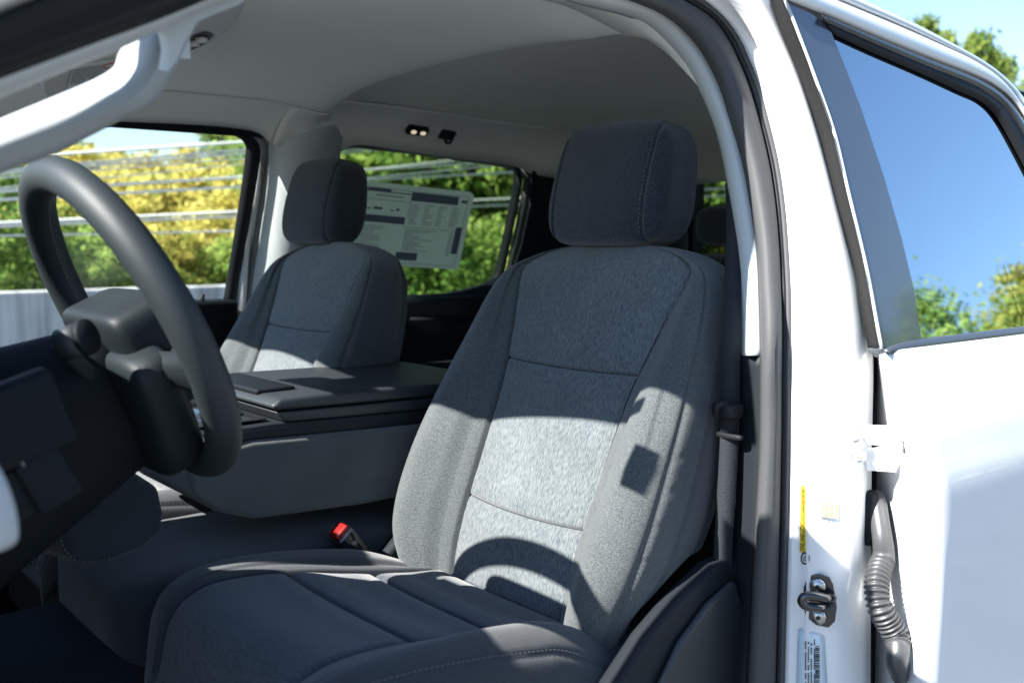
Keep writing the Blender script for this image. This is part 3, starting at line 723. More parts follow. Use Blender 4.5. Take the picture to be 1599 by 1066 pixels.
# window price sheet on the far rear glass
sheet_px = [(571, 284), (739, 303), (717, 421), (540, 412)]
sh = poly('window_sticker', Pf([(568, 284), (572, 283), (734, 300), (740, 306), (716, 419), (711, 421), (545, 411)], .062), sheet_mat(), rear_d2, .0006, vec=(0, -1, 0))
sh['label'] = 'printed price sheet stuck inside the rear passenger window'
def shp(u, v, off=.0645):    # u 0..1 left to right, v 0..1 top to bottom
    a = Vector((571, 284)).lerp(Vector((739, 303)), u); b = Vector((545, 411)).lerp(Vector((713, 421)), u)
    q = a.lerp(b, v); return PP(q.x, q.y, off)
def sheet_rects(name, rects, m, off):
    bm = bmesh.new()
    for (u0, v0, u1, v1) in rects:
        bm.faces.new([bm.verts.new(shp(u, v, off)) for u, v in ((u0, v0), (u1, v0), (u1, v1), (u0, v1))])
    return from_bm(name, bm, m, rear_d2, smooth=False)
for r4 in [(.03, .055, .25, .10), (.45, .06, .88, .17), (.03, .385, .43, .475), (.41, .82, .61, .92), (.91, .45, .97, .8)]: sheet_rects('sheet_block', [r4], M_blueglass, .0642)
rects = [(.25, .085, .44, .10), (.445, .055, .45, .38), (.03, .19, .44, .196), (.03, .05, .97, .055), (.03, .05, .034, .95), (.966, .05, .97, .95), (.03, .955, .97, .96), (.42, .50, .97, .505)]
rnd = random.Random(11)
for r_ in range(4):
    rects.append((.12, .13+r_*.014, .38, .137+r_*.014)) if r_ < 2 else None
rects += [(.06, .30, .10, .315), (.12, .285, .2, .315), (.28, .305, .31, .325), (.33, .285, .36, .315)]
for col in range(4):
    for k in range(9):
        u0 = .46+col*.125; v0 = .21+k*.03
        rects.append((u0, v0, u0+rnd.uniform(.04, .10), v0+.008))
for k in range(14):
    rects.append((.05, .52+k*.028, .05+rnd.uniform(.08, .2), .527+k*.028))
    rects.append((.45, .53+k*.02, .45+rnd.uniform(.05, .3), .536+k*.02))
    rects.append((.86, .53+k*.022, .90, .537+k*.022))
sheet_rects('sheet_print', rects, M_greyp, .0646)
bm = bmesh.new(); cc = shp(.935, .115, .065); du = (shp(.97, .115, .065)-shp(.90, .115, .065)); dv_ = shp(.935, .14, .065)-shp(.935, .09, .065)
bm.faces.new([bm.verts.new(cc+du*.45*math.cos(t*PI/12)+dv_*.42*math.sin(t*PI/12)) for t in range(24)])
from_bm('sheet_oval', bm, M_blueglass, rear_d2, smooth=False)

# ---- back wall of the cab with its window
XB = 2.50
ww = [PX(x, y, XB) for x, y in ((1091, 282), (1096, 278), (1300, 262), (1300, 420), (1091, 400))]
yl = PX(1091, 330, XB).y; zt = PX(1100, 278, XB).z; zb = PX(1100, 420, XB).z
bm = bmesh.new()
add_box(bm, (XB, (yl+2.36)/2, 1.28), (.05, 2.36-yl, 1.16))
add_box(bm, (XB, (yl-.04+.72)/2+.02, (zt+1.86)/2), (.05, yl-.72, 1.86-zt)); add_box(bm, (XB, (yl+.72)/2, (zb+.7)/2), (.05, yl-.72, zb-.7))
add_box(bm, (XB, .82, 1.28), (.05, .1, 1.16))
back = from_bm('cab_back', bm, M_dark, truck, smooth=False)
bm = bmesh.new(); add_box(bm, (XB+.01, (yl+.75)/2, (zt+zb)/2), (.004, yl-.75, zt-zb)); from_bm('rear_window', bm, G_priv, back, smooth=False)
bm = bmesh.new(); add_box(bm, (XB-.02, (yl+.75)/2, zt+.02), (.03, yl-.6, .05)); from_bm('window_frame', bm, M_black, back, smooth=False)

# ---- floor
boxobj('cab_floor', (.9, 1.58, .66), (3.4, 1.7, .06), M_mat, truck, .01)
fm = PZ(60, 1010, .72)
boxobj('floor_mat', (.10, 1.12, .71), (.62, .50, .03), M_mat, truck, .012)
boxobj('floor_tunnel', (.35, 1.58, .82), (1.3, .36, .28), M_mat, truck, .08, seg=6)
boxobj('door_sill', (.3, .80, .68), (1.9, .12, .12), M_dark, truck, .02)
boxobj('far_sill', (.9, 2.46, .66), (3.4, .1, .5), M_dark, truck, .01)

# ------------------------------------------------------------------ seats
def interp(tab, x):
    if x <= tab[0][0]: return tab[0][1]
    for (a, b), (c, d) in zip(tab, tab[1:]):
        if x <= c:
            t = (x-a)/(c-a); t = t*t*(3-2*t)*.35+t*.65
            return b+(d-b)*t
    return tab[-1][1]
spineX = [(.96, .895), (1.03, .905), (1.095, .922), (1.22, .974), (1.36, 1.035), (1.46, 1.075), (1.52, 1.10), (1.555, 1.125)]
halfO = [(.96, .215), (1.03, .235), (1.10, .262), (1.18, .272), (1.28, .268), (1.36, .258), (1.43, .246), (1.48, .234), (1.515, .216), (1.535, .190), (1.547, .150), (1.553, .105), (1.558, .05)]
halfP = [(.96, .120), (1.03, .128), (1.12, .133), (1.22, .137), (1.33, .143), (1.40, .158), (1.46, .172), (1.50, .182), (1.53, .175), (1.55, .12), (1.558, .045)]
bolB = [(.96, .02), (1.03, .048), (1.10, .066), (1.20, .068), (1.30, .055), (1.40, .034), (1.48, .020), (1.53, .010), (1.56, .0)]
depthD = [(.96, .12), (1.1, .15), (1.3, .145), (1.45, .12), (1.52, .085), (1.548, .05), (1.558, .02)]
def cr_samples(P, counts):
    out = []
    n = len(P)
    for i in range(n-1):
        p0 = Vector(P[max(i-1, 0)]); p1 = Vector(P[i]); p2 = Vector(P[i+1]); p3 = Vector(P[min(i+2, n-1)])
        for k in range(counts[i]):
            t = k/counts[i]
            out.append(0.5*((2*p1)+(p2-p0)*t+(2*p0-5*p1+4*p2-p3)*t*t+(-p0+3*p1-3*p2+p3)*t**3))
    out.append(Vector(P[-1]))
    return out
def gro(d, w_, dep): return dep*math.exp(-(d/w_)**2)
def add_stitches(bm, path, normals, mi, L=.0042, gap=.0028, w_=.0006, lift=.0008):
    path = [Vector(p) for p in path]
    cum = [0]
    for a, b in zip(path, path[1:]): cum.append(cum[-1]+(b-a).length)
    def at(s):
        for i in range(len(cum)-1):
            if s <= cum[i+1]:
                t = (s-cum[i])/max(1e-9, cum[i+1]-cum[i])
                return path[i].lerp(path[i+1], t), normals[i].lerp(normals[i+1], t).normalized()
        return path[-1], normals[-1]
    s = 0
    while s+L < cum[-1]:
        a, na = at(s); b, nb = at(s+L)
        t = (b-a).normalized(); sd = t.cross(na).normalized()*w_
        m_ = (a+b)/2+na*(lift+.0007)
        vs = [bm.verts.new(a+sd+na*lift*.3), bm.verts.new(a-sd+na*lift*.3), bm.verts.new(m_-sd), bm.verts.new(m_+sd), bm.verts.new(b-sd+na*lift*.3), bm.verts.new(b+sd+na*lift*.3)]
        for f in (bm.faces.new((vs[0], vs[1], vs[2], vs[3])), bm.faces.new((vs[3], vs[2], vs[4], vs[5]))): f.material_index = mi
        s += L+gap
def make_backrest():
    NZ = 150; rows = []; zs = []
    counts = [44, 14, 10, 10, 8, 8, 8, 8, 8, 10]
    SE = (1.146, 1.358)
    for i in range(NZ+1):
        t = i/NZ
        z = .96+(1.558-.96)*(math.sin(t*PI/2)*.35+t*.65)
        if all(abs(z-q) > .006 for q in SE): zs.append(z)
    for q in SE: zs += [q+d for d in (-.006, -.0045, -.003, -.0018, -.0008, .0008, .0018, .003, .0045, .006)]
    zs.sort()
    seam_rows = [i for i in range(len(zs)) if any(abs(zs[i]+.0008-q) < 1e-6 for q in SE)]
    for z in zs:
        X = lerp_tab(spineX, z); wo = lerp_tab(halfO, z); wp = min(lerp_tab(halfP, z), wo*.87); b = max(0, lerp_tab(bolB, z)); D = lerp_tab(depthD, z)
        k = max(.15, min(1, (1.558-z)/.06))
        dw = wo-wp
        P = [(0, 0), (wp, 0), (wp+.34*dw, -.62*b), (wp+.60*dw, -b), (wp+.84*dw, -.82*b), (wo-.003*k, -.42*b+.002), (wo, .016*k), (wo-.010*k, .07*k), (wo-.030*k, D*.82), (wo*.8, D*.97), (0, D)]
        half = cr_samples(P, counts)
        pts = []
        for j, q in enumerate(half):
            y, x = q.x, q.y
            if j <= counts[0]:          # centre panel, slightly crowned, with cross seams
                y = wp*j/(counts[0]-4) if j < counts[0]-4 else wp-(.0042, .0026, .0014, .0006, 0)[j-counts[0]+4]
                x = -.010*k*(1-(y/wp)**2)
                x += gro(z-1.358, .0032, .0050)+gro(z-1.146, .0032, .0055)
                x -= .004*math.exp(-((z-1.385)/.018)**2)*(1-(y/wp)**4)+.004*math.exp(-((z-1.330)/.018)**2)*(1-(y/wp)**4)
                x -= .004*math.exp(-((z-1.170)/.018)**2)*(1-(y/wp)**4)+.005*math.exp(-((z-1.120)/.018)**2)*(1-(y/wp)**4)
                x += gro(y-wp, .0034, .0070*k)
            elif j < counts[0]+14:
                if j <= counts[0]+4: y = wp+(.0006, .0014, .0026, .0042)[j-counts[0]-1]
                x += gro(y-wp, .0034, .0070*k)
            pts.append((y, x))
        # grooves on seam lines at the edge of the bolster
        ja = sum(counts[:5]); jb = sum(counts[:6])
        for jj, dep in ((ja, .0035), (jb+3, .003)):
            for d in (-1, 0, 1):
                y, x = pts[jj+d]
                g = dep*(1 if d == 0 else .4)*k
                pts[jj+d] = (y-g, x+g*.4)
        # wrinkles between the two seams, low down
        for jj in range(ja+1, jb+3):
            y, x = pts[jj]; pts[jj] = (y-.0009*max(0, math.sin(z*150))**3*(1 if 1.05 < z < 1.3 else 0), x)
        n = len(pts)
        row = [Vector((X+x, -y, z)) for y, x in pts]+[Vector((X+x, y, z)) for y, x in pts[-2:0:-1]]
        for v in row:                       # cross seams sag towards the middle of the panel
            if v.x < X+.04:
                hh = 1-min(1, abs(v.y)/wp)**2
                v.z -= .0025*hh*(math.exp(-((z-1.358)/.06)**2)+1.3*math.exp(-((z-1.146)/.06)**2))
        # recline shear of the lower edge: the side cover rises towards the back
        for v in row:
            u = max(0, v.x-X-.0)/.14
            if z < 1.12: v.z += (1.12-z)*.75*min(1, u)
            if z < 1.06 and abs(v.y) > .14: v.z += (1.06-z)*.20*min(1, (abs(v.y)-.14)/.08)
            v.z += -.010*min(1, abs(v.y)/.2)**2*max(0, min(1, (z-1.44)/.10))**2
        for v in row: v.z -= .012*max(0, (z-1.36)/.2)
        rows.append(row)
    ntot = len(rows[0]); nh = len(pts)
    c_panel = counts[0]
    def mi(i, j):
        jj = j if j < nh else ntot-1-j
        if jj in (c_panel-1, c_panel) or (jj < c_panel and i in seam_rows): return 3
        return 0 if jj < c_panel else 1
    bm, V = grid_bm(rows, closed_u=True, mats=mi)
    for r in (V[0][::-1], V[-1]):
        c = sum((v.co for v in r), Vector())/len(r); cv = bm.verts.new(c)
        for j in range(ntot):
            f = bm.faces.new((r[j], r[(j+1) % ntot], cv)); f.material_index = 1
    bmesh.ops.recalc_face_normals(bm, faces=bm.faces)
    bm.normal_update()
    ja = sum(counts[:5]); jb = sum(counts[:6])+3
    for col, sgn in ((ja-1, 1), (ntot-ja+1, -1), (jb+1, 1), (ntot-jb-1, -1)):
        path = [V[i][col].co.copy() for i in range(6, len(V)-8)]; nr = [V[i][col].normal.copy() for i in range(6, len(V)-8)]
        add_stitches(bm, path, nr, 2)
    # dark thread lines along the panel seams
    return bm
def piping(bm, pts, nrm, r): pass

def make_cushion():
    NX = 110; rows = []
    counts = [40, 10, 10, 10, 8, 8, 10]
    zt = [(.44, .985), (.462, 1.050), (.50, 1.080), (.56, 1.086), (.66, 1.072), (.78, 1.045), (.90, 1.028), (1.0, 1.015)]
    wo_ = [(.44, .19), (.47, .228), (.54, .256), (.65, .268), (.85, .265), (1.0, .25)]
    wp_ = [(.44, .145), (.49, .163), (.6, .165), (.8, .16), (1.0, .14)]
    bo = [(.40, .0), (.5, .006), (.62, .022), (.78, .040), (.9, .030), (1.0, .01)]
    SX = (.640, .780, .905)
    xs = [.44+.56*i/NX for i in range(NX+1)]
    xs = [q for q in xs if all(abs(q-a) > .006 for a in SX)]
    for q in SX: xs += [q+d for d in (-.006, -.0045, -.003, -.0018, -.0008, .0008, .0018, .003, .0045, .006)]
    xs.sort(); seam_rows = [i for i in range(len(xs)) if any(abs(xs[i]+.0008-q) < 1e-6 for q in SX)]
    for x in xs:
        z = lerp_tab(zt, x); wo = lerp_tab(wo_, x); wp = lerp_tab(wp_, x); b = lerp_tab(bo, x)
        dw = wo-wp
        bot = .93+.03*max(0, (.5-x)/.1)
        P = [(0, z), (wp, z), (wp+.35*dw, z+b*.7), (wp+.62*dw, z+b), (wp+.9*dw, z+b*.45-.006), (wo, z-.03), (wo-.004, z-.07), (wo-.02, bot)]
        half = cr_samples(P, counts); pts = []
        for j, q in enumerate(half):
            y, zz = q.x, q.y
            if j <= counts[0]:
                y = wp*j/(counts[0]-4) if j < counts[0]-4 else wp-(.0042, .0026, .0014, .0006, 0)[j-counts[0]+4]
                zz = z+.006*(1-(y/wp)**2)-.0075*math.exp(-((y-wp)/.004)**2)
                for sx_ in SX:
                    zz -= .0065*math.exp(-((x-sx_)/.005)**2)
                    zz += .0045*(1-(y/wp)**4)*(math.exp(-((x-sx_-.03)/.02)**2)+math.exp(-((x-sx_+.03)/.02)**2))
            elif j < counts[0]+9:
                if j <= counts[0]+4: y = wp+(.0006, .0014, .0026, .0042)[j-counts[0]-1]
                zz -= .0075*math.exp(-((y-wp)/.004)**2)
            pts.append((y, zz))
        ja = sum(counts[:4])
        for d in (-1, 0, 1):
            y, zz = pts[ja+d]; g = .003*(1 if d == 0 else .4); pts[ja+d] = (y-g, zz-g*.5)
        row = [Vector((x, -y, zz)) for y, zz in pts[::-1]]+[Vector((x, y, zz)) for y, zz in pts[1:]]
        for v in row:
            a = min(1, max(0, (abs(v.y)-wp)/dw))
            if v.y > 0 and v.z > .97: v.z -= b*.75*a
            if x > .77 and v.z > .97: v.z -= .050*a*min(1, (x-.77)/.12)**1.5
            v.x -= .016*(1-min(1, abs(v.y)/wp)**2)*min(1, (x-.44)/.1)*min(1, max(0, (1.0-x)/.1))
        rows.append(row)
    nh = len(pts)
    def mi(i, j):
        d = abs(j-(nh-1)+.5)
        if abs(d-counts[0]) < .9 or (d < counts[0] and i in seam_rows): return 3
        return 0 if d < counts[0] else 1
    bm, V = grid_bm(rows, mats=mi)
    # front and rear faces
    for r, sgn in ((V[0], 1), (V[-1], -1)):
        f = bm.faces.new(r); f.material_index = 1
    bmesh.ops.recalc_face_normals(bm, faces=bm.faces); bm.normal_update()
    n = len(V[0]); ja = sum(counts[:4])
    for col in (nh-1-ja+1, nh-1+ja-1):
        add_stitches(bm, [V[i][col].co.copy() for i in range(3, 105)], [V[i][col].normal.copy() for i in range(3, 105)], 2)
    return bm

def make_headrest():
    bm = bmesh.new()
    def fn(p):
        x, y, z = p
        t = (z+.1)/.2
        y *= .94+.075*math.exp(-((t-.32)/.42)**2)
        x *= .88+.24*math.exp(-((t-.40)/.42)**2)
        x += .012*(t-.5)-.012*(y/.13)**2*(-1)
        for s in (-1, 1):
            pass
        g = math.exp(-((abs(y)-.098)/.0028)**2)
        if x < .045: x += .0035*g; z -= .0025*g*math.copysign(1, z)
        return Vector((x, y, z))
    superell(bm, (0, 0, 0), (.045, .127, .100), .42, .36, 180, 70, fn)
    for f in bm.faces: f.material_index = 0
    bmesh.ops.recalc_face_normals(bm, faces=bm.faces); bm.normal_update()
    # stitch lines beside the vertical seams
    from mathutils.bvhtree import BVHTree
    tree = BVHTree.FromBMesh(bm)
    for s in (-1, 1):
        for yy in (.094, .103):
            path = []; nr = []
            for k in range(60):
                a = -1.15+k*2.75/59          # sweep from low front over the top
                dr = Vector((-math.cos(a), 0, math.sin(a)*1.0)).normalized()
                o0 = Vector((0, s*yy, 0))+dr*.4
                h = tree.ray_cast(o0, -dr)
                if h[0]: path.append(h[0]); nr.append(h[1])
            if len(path) > 3: add_stitches(bm, path, nr, 1, L=.004, gap=.003)
    return bm
def shell_base():
    """plastic side shields, recliner cover and frame under the seat"""
    bm = bmesh.new()
    for s in (-1, 1):
        prof = [(.46, .86), (.48, .93), (.60, .955), (.76, .975), (.84, 1.005), (.90, 1.055), (.96, 1.090), (1.03, 1.120), (1.09, 1.125), (1.11, 1.06), (1.10, .90), (1.05, .84), (.50, .82)]
        v = [bm.verts.new((x, s*.262, z)) for x, z in prof]; f = bm.faces.new(v)
        r = bmesh.ops.extrude_face_region(bm, geom=[f])
        for e in r['geom']:
            if isinstance(e, bmesh.types.BMVert): e.co.y += s*.035
    add_box(bm, (.76, 0, .86), (.56, .50, .12)); add_box(bm, (.76, 0, .76), (.5, .06, .12))
    for s in (-1, 1): add_box(bm, (.72, s*.2, .735), (.75, .05, .05))
    return bm
me_back = None
def make_seat():
    base = from_bm('front_seat', shell_base(), M_dark2, truck); bevel(base, .010, 3)
    for s in (-1, 1):
        bm = bmesh.new()
        v = [bm.verts.new((x, s*.298, z)) for x, z in ((.885, .90), (.905, .99), (.945, 1.040), (1.00, 1.078), (1.055, 1.098), (1.075, 1.06), (1.07, .96), (1.05, .88))]; f = bm.faces.new(v)
        r = bmesh.ops.extrude_face_region(bm, geom=[f])
        for e in r['geom']:
            if isinstance(e, bmesh.types.BMVert): e.co.y += s*.012
        bevel(from_bm('recliner_cover', bm, M_lid, base), .006, 4)
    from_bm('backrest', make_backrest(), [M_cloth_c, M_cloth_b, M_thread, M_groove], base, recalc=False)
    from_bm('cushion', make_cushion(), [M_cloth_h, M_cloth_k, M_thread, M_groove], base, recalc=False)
    h = from_bm('headrest', make_headrest(), [M_cloth_k2, M_thread], base, recalc=False)
    h.location = (1.150, .012, 1.636); h.rotation_euler = (0, R(8), 0)
    for s in (-1, 1):
        bm = bmesh.new(); add_cyl(bm, (1.165, s*.055, 1.50), (1.165, s*.055, 1.62), .006, None, 16)
        from_bm('headrest_post', bm, M_metal, base)
        bm = bmesh.new(); superell(bm, (1.165, s*.055, 1.549), (.016, .018, .010), .5, .7, 20, 10)
        from_bm('post_guide', bm, M_dark, base)
    return base
M_cloth_k2 = fabric('headrest_weave', (0.008, 0.012, 0.019), (0.040, 0.050, 0.062), (560, 560, 560), 0.8)
def copy_tree(o, parent):
    c = o.copy(); scene.collection.objects.link(c); c.parent = parent
    for ch in [x for x in scene.objects if x.parent == o]: copy_tree(ch, c)
    return c
seat = make_seat(); seat.location = (0, 1.112, 0)
seat['label'] = 'driver seat in grey cloth, sunlit across its lower backrest'
kids = list(seat.children)
seat2 = seat.copy(); scene.collection.objects.link(seat2); seat2.parent = truck
for ch in kids:
    c = ch.copy(); scene.collection.objects.link(c); c.parent = seat2
seat2.location = (0, 1.985, .0)
for ch in seat2.children:
    if ch.name.startswith(('headrest', 'post')): ch.location.y += .082
seat2['label'] = 'front passenger seat in grey cloth beyond the console'

# belt on the B-pillar
bm = bmesh.new()
b0 = [PS(x, y, .185) for x, y in ((1133, 285), (1134, 340), (1133, 405), (1128, 520), (1126, 640), (1122, 730), (1116, 830), (1110, 930), (1098, 1066), (1090, 1180))]
b1 = [PS(x, y, .165) for x, y in ((1150, 285), (1152, 340), (1157, 405), (1156, 520), (1155, 640), (1152, 730), (1145, 830), (1140, 930), (1128, 1066), (1120, 1180))]
r0 = resample(b0, 50); r1 = resample(b1, 50)
belt = from_bm('seat_belt', grid_bm([r0, [a.lerp(b, .5)+Vector((-.001, 0, 0)) for a, b in zip(r0, r1)], r1])[0], mat('belt_web', (.014, .017, .022), .75, .3, bump=.8, bscale=400), truck); solid(belt, .0015, 0)
bm = bmesh.new(); p = PS(1136, 640, .168)
superell(bm, p, (.016, .020, .011), .5, .6, 24, 12)
add_tube(bm, [PS(1120, 652, .175), PS(1119, 638, .17), PS(1128, 630, .165), PS(1150, 634, .16)], .005, 10, 20)
from_bm('belt_guide', bm, M_black, belt)
bm = bmesh.new(); superell(bm, PS(1140, 680, .172), (.006, .022, .004), .4, .5, 16, 8); from_bm('belt_stop', bm, M_black, belt)

# buckle between driver's seat and centre seat
bp_ = PY(548, 850, 1.395)
ax = (PY(528, 822, 1.395)-PY(585, 885, 1.395)).normalized()
side_v = Vector((0, 1, 0)); nv = ax.cross(side_v).normalized()
Mb = Matrix((ax, nv, side_v)).transposed()
bk = boxobj('belt_buckle', bp_, (.062, .034, .036), M_gloss, truck, .004, rot=Mb)
boxobj('release_button', bp_+ax*.034, (.012, .028, .028), M_red, bk, .003, rot=Mb)
bm = bmesh.new(); add_tube(bm, [bp_-ax*.02, bp_-ax*.07, bp_-ax*.11+Vector((0, 0, -.03))], .009, 10, 12); from_bm('buckle_stalk', bm, M_dark, bk)
bm = bmesh.new(); add_box(bm, bp_+nv*-.0155-side_v*.0, (.022, .001, .010), Mb); add_box(bm, bp_-side_v*.0183, (.024, .014, .0006), Mb)
from_bm('buckle_plate', bm, M_dark2, bk)

# ---- centre console: the folded-down middle seat back
def cz(y): return y
Yn, Yf = 1.42, 1.75
cprof = [(.555, 1.205), (.565, 1.170), (.600, 1.140), (.66, 1.118), (.85, 1.108), (1.15, 1.108), (1.15, 1.222), (.95, 1.230), (.66, 1.241), (.585, 1.232), (.56, 1.222)]
cons = col_block('centre_console', cprof, Yn, Yf, M_cloth_b2 if 'M_cloth_b2' in globals() else fabric('console_weave', (.045, .052, .055), (.115, .126, .128), (900, 900, 900), .6), truck, .032, 7)
col_block('console_tray', [(.575, 1.236), (.58, 1.262), (.70, 1.264), (1.15, 1.248), (1.15, 1.226), (.66, 1.243)], Yn+.006, Yf-.006, M_dark2, cons, .003)
col_block('console_bin', [(.715, 1.264), (.700, 1.282), (1.15, 1.271), (1.15, 1.250)], Yn+.003, Yf-.003, M_lid, cons, .004)
lid = col_block('console_lid', [(.700, 1.285), (.690, 1.292), (.705, 1.303), (.80, 1.304), (1.16, 1.296), (1.16, 1.274)], Yn-.004, Yf+.004, M_lid, cons, .008, 4)
bm = bmesh.new(); add_box(bm, (.64, 1.585, 1.2695), (.11, .28, .004)); tr_ = from_bm('cup_tray', bm, M_piano, cons); bevel(tr_, .002, 2)
for yy in (1.51, 1.66):
    bm = bmesh.new(); add_cyl(bm, (.645, yy, 1.2717), (.645, yy, 1.2735), .037, .036, 36); from_bm('cup_holder', bm, M_black, cons)
boxobj('lid_latch', (.735, 1.60, 1.305), (.07, .22, .010), M_dark, cons, .004)
# centre seat cushion with its piped edge
bm = bmesh.new(); superell(bm, (.76, 1.585, .985), (.32, .185, .075), .3, .3, 60, 24)
cc_ = from_bm('centre_cushion', bm, M_cloth_k, truck)
bm = bmesh.new(); add_tube(bm, [PZ(x, y, 1.045) for x, y in ((240, 900), (290, 885), (340, 872), (400, 864), (460, 859), (515, 856))], .004, 10, 40); from_bm('piping', bm, M_cloth_k, cc_)
# padded panel hanging from the dash beside the console, with a stitched edge
kn_px = [(60, 735), (120, 728), (210, 735), (250, 760), (258, 800), (256, 830), (225, 858), (170, 880), (130, 884), (108, 868), (98, 835), (85, 800), (62, 790)]
kp = [PY(x, y, 1.46) for x, y in kn_px]
kb = poly('padded_panel', kp, M_cloth_k, truck, .12, vec=(-.3, 1, 0), bev=.02)
bm = bmesh.new()
pth = resample([PY(x, y, 1.4575) for x, y in ((92, 812), (98, 850), (115, 872), (140, 876), (175, 870), (225, 848), (250, 826))], 60)
add_stitches(bm, pth, [Vector((0, -1, 0))]*60, 0, L=.004, gap=.003, w_=.0008)
from_bm('stitching', bm, M_thread, kb)
for o in (kb,):
    o.data.materials[0] = M_cloth_k

# ---- rear bench
rs = boxobj('rear_seat', (1.95, 1.58, 1.0), (.5, 1.45, .16), M_cloth_k, truck, .04, seg=5)
boxobj('rear_backrest', (2.30, 1.58, 1.25), (.14, 1.45, .52), M_cloth_k, rs, .05, rot=Matrix.Rotation(R(12), 3, 'Y'), seg=5)
for (px_, py_, w2) in ((1158, 352, .10),):
    pc_ = PX(px_, py_, 2.22)
    bm = bmesh.new(); superell(bm, pc_, (.05, .135, .055), .45, .45, 40, 20); from_bm('rear_headrest', bm, M_cloth_k, rs)
    bm = bmesh.new()
    for s in (-1, 1): add_cyl(bm, pc_+Vector((.02, s*.05, -.2)), pc_+Vector((.0, s*.05, 0)), .006, None, 10)
    from_bm('headrest_post', bm, M_metal, rs)
bm = bmesh.new(); superell(bm, (2.24, 2.05, 1.53), (.05, .125, .088), .45, .45, 40, 20); from_bm('rear_headrest', bm, M_cloth_k, rs)

# ---- steering wheel, column and dashboard
WC = Vector((.373, 1.112, 1.458)); tilt = R(25)
WN = Vector((math.cos(tilt), 0, math.sin(tilt))); WU = Vector((-math.sin(tilt), 0, math.cos(tilt))); WY = Vector((0, 1, 0))
def W(a, b, c=0): return WC+WY*a+WU*b+WN*c
bm = bmesh.new()
ring = [W(.176*math.cos(t*2*PI/120), .176*math.sin(t*2*PI/120)) for t in range(120)]
def rimr(i): return .0185+.0012*max(0, math.sin(i*2*PI*12))*0
add_tube(bm, ring, .0195, 18, closed=True)
bmesh.ops.recalc_face_normals(bm, faces=bm.faces); bm.normal_update()
st = [W(.1568*math.cos(t*2*PI/240), .1568*math.sin(t*2*PI/240), .002) for t in range(241)]
add_stitches(bm, st, [(WC-p).normalized() for p in st], 1, L=.0042, gap=.0030, w_=.0008)
wheel = from_bm('steering_wheel', bm, [M_wheel, M_thread], truck, recalc=False)
bm = bmesh.new()
def fnh(p): return p
superell(bm, (0, 0, 0), (.034, .094, .064), .28, .30, 40, 20, lambda p: Vector((p.x*(1+.1*p.z/.07), p.y*(1-.18*(p.z < 0)*abs(p.z)/.07), p.z)))
Mh = Matrix((WN, WY, WU)).transposed().to_4x4(); Mh.translation = W(0, -.030, -.008)
bmesh.ops.transform(bm, matrix=Mh, verts=bm.verts)
from_bm('airbag_cover', bm, M_hub, wheel)
for s in (-1, 1):
    bm = bmesh.new()
    rows = []
    for k in range(9):
        t = k/8; a = s*(.06+.115*t); hw = .032-.010*math.sin(t*PI)
        z0 = -.035-.004*t; c_ = -.020+.012*t
        rows.append([W(a, z0+hw, c_), W(a, z0+hw*.4, c_+.012), W(a, z0-hw*.4, c_+.012), W(a, z0-hw, c_), W(a, z0-hw*.4, c_-.010), W(a, z0+hw*.4, c_-.010)])
    grid_bm(rows, bm, closed_u=True); from_bm('spoke', bm, M_hub, wheel)
    bm = bmesh.new(); add_box(bm, W(s*.115, -.036, .002), (.004, .05, .026), Matrix((WN, WY, WU)).transposed()); kp_ = from_bm('wheel_switch', bm, M_black, wheel); bevel(kp_, .0015)
bm = bmesh.new(); rows = []
for k in range(9):
    t = k/8; b_ = -.06-.115*t; hw = .045-.012*t
    rows.append([W(-hw, b_, -.014), W(-hw*.5, b_, .002), W(hw*.5, b_, .002), W(hw, b_, -.014), W(hw*.5, b_, -.022), W(-hw*.5, b_, -.022)])
grid_bm(rows, bm, closed_u=True); from_bm('spoke', bm, M_dark2, wheel)
for s in (-1, 1):
    bm = bmesh.new(); add_tube(bm, [W(s*.050, -.065, .0), W(s*.044, -.10, .001), W(s*.038, -.155, .002)], .0035, 8, 14)
    from_bm('spoke_accent', bm, M_metal, wheel)
bm = bmesh.new(); superell(bm, (0, 0, 0), (.030, .120, .080), .45, .45, 36, 18, lambda p: Vector((p.x, p.y*(1+.25*p.z/.07), p.z)))
Mh2 = Matrix((WN, WY, WU)).transposed().to_4x4(); Mh2.translation = W(.012, -.085, -.030)
bmesh.ops.transform(bm, matrix=Mh2, verts=bm.verts); from_bm('hub_shell', bm, M_hub, wheel)
# column shroud and stalk
bm = bmesh.new(); rows = []
for k in range(9):
    t = k/8; c_ = -.035-.24*t; r_ = .050+.018*t
    rows.append([W(r_*1.15*math.cos(a*2*PI/24), -.030+r_*(.95+.75*t if math.sin(a*2*PI/24) > 0 else 2.3)*math.sin(a*2*PI/24), c_) for a in range(24)])
_, V = grid_bm(rows, bm, closed_u=True); bm.faces.new(V[0]); bm.faces.new(V[-1])
col = from_bm('steering_column', bm, M_dark, truck)
e0 = PY(112, 530, 1.04); e1 = PY(140, 524, .985)
bm = bmesh.new(); add_tube(bm, [W(-.05, -.02, -.07), PY(92, 540, 1.03)], .009, 14, 8); add_cyl(bm, PY(95, 539, 1.0), PY(132, 527, .985), .0155, .0165, 28)
stalk = from_bm('column_stalk', bm, M_wheel, col)
bm = bmesh.new(); add_cyl(bm, PY(131, 527.3, .9856), PY(140, 524.5, .981), .0178, .0170, 28); from_bm('stalk_cap', bm, M_dark, col)
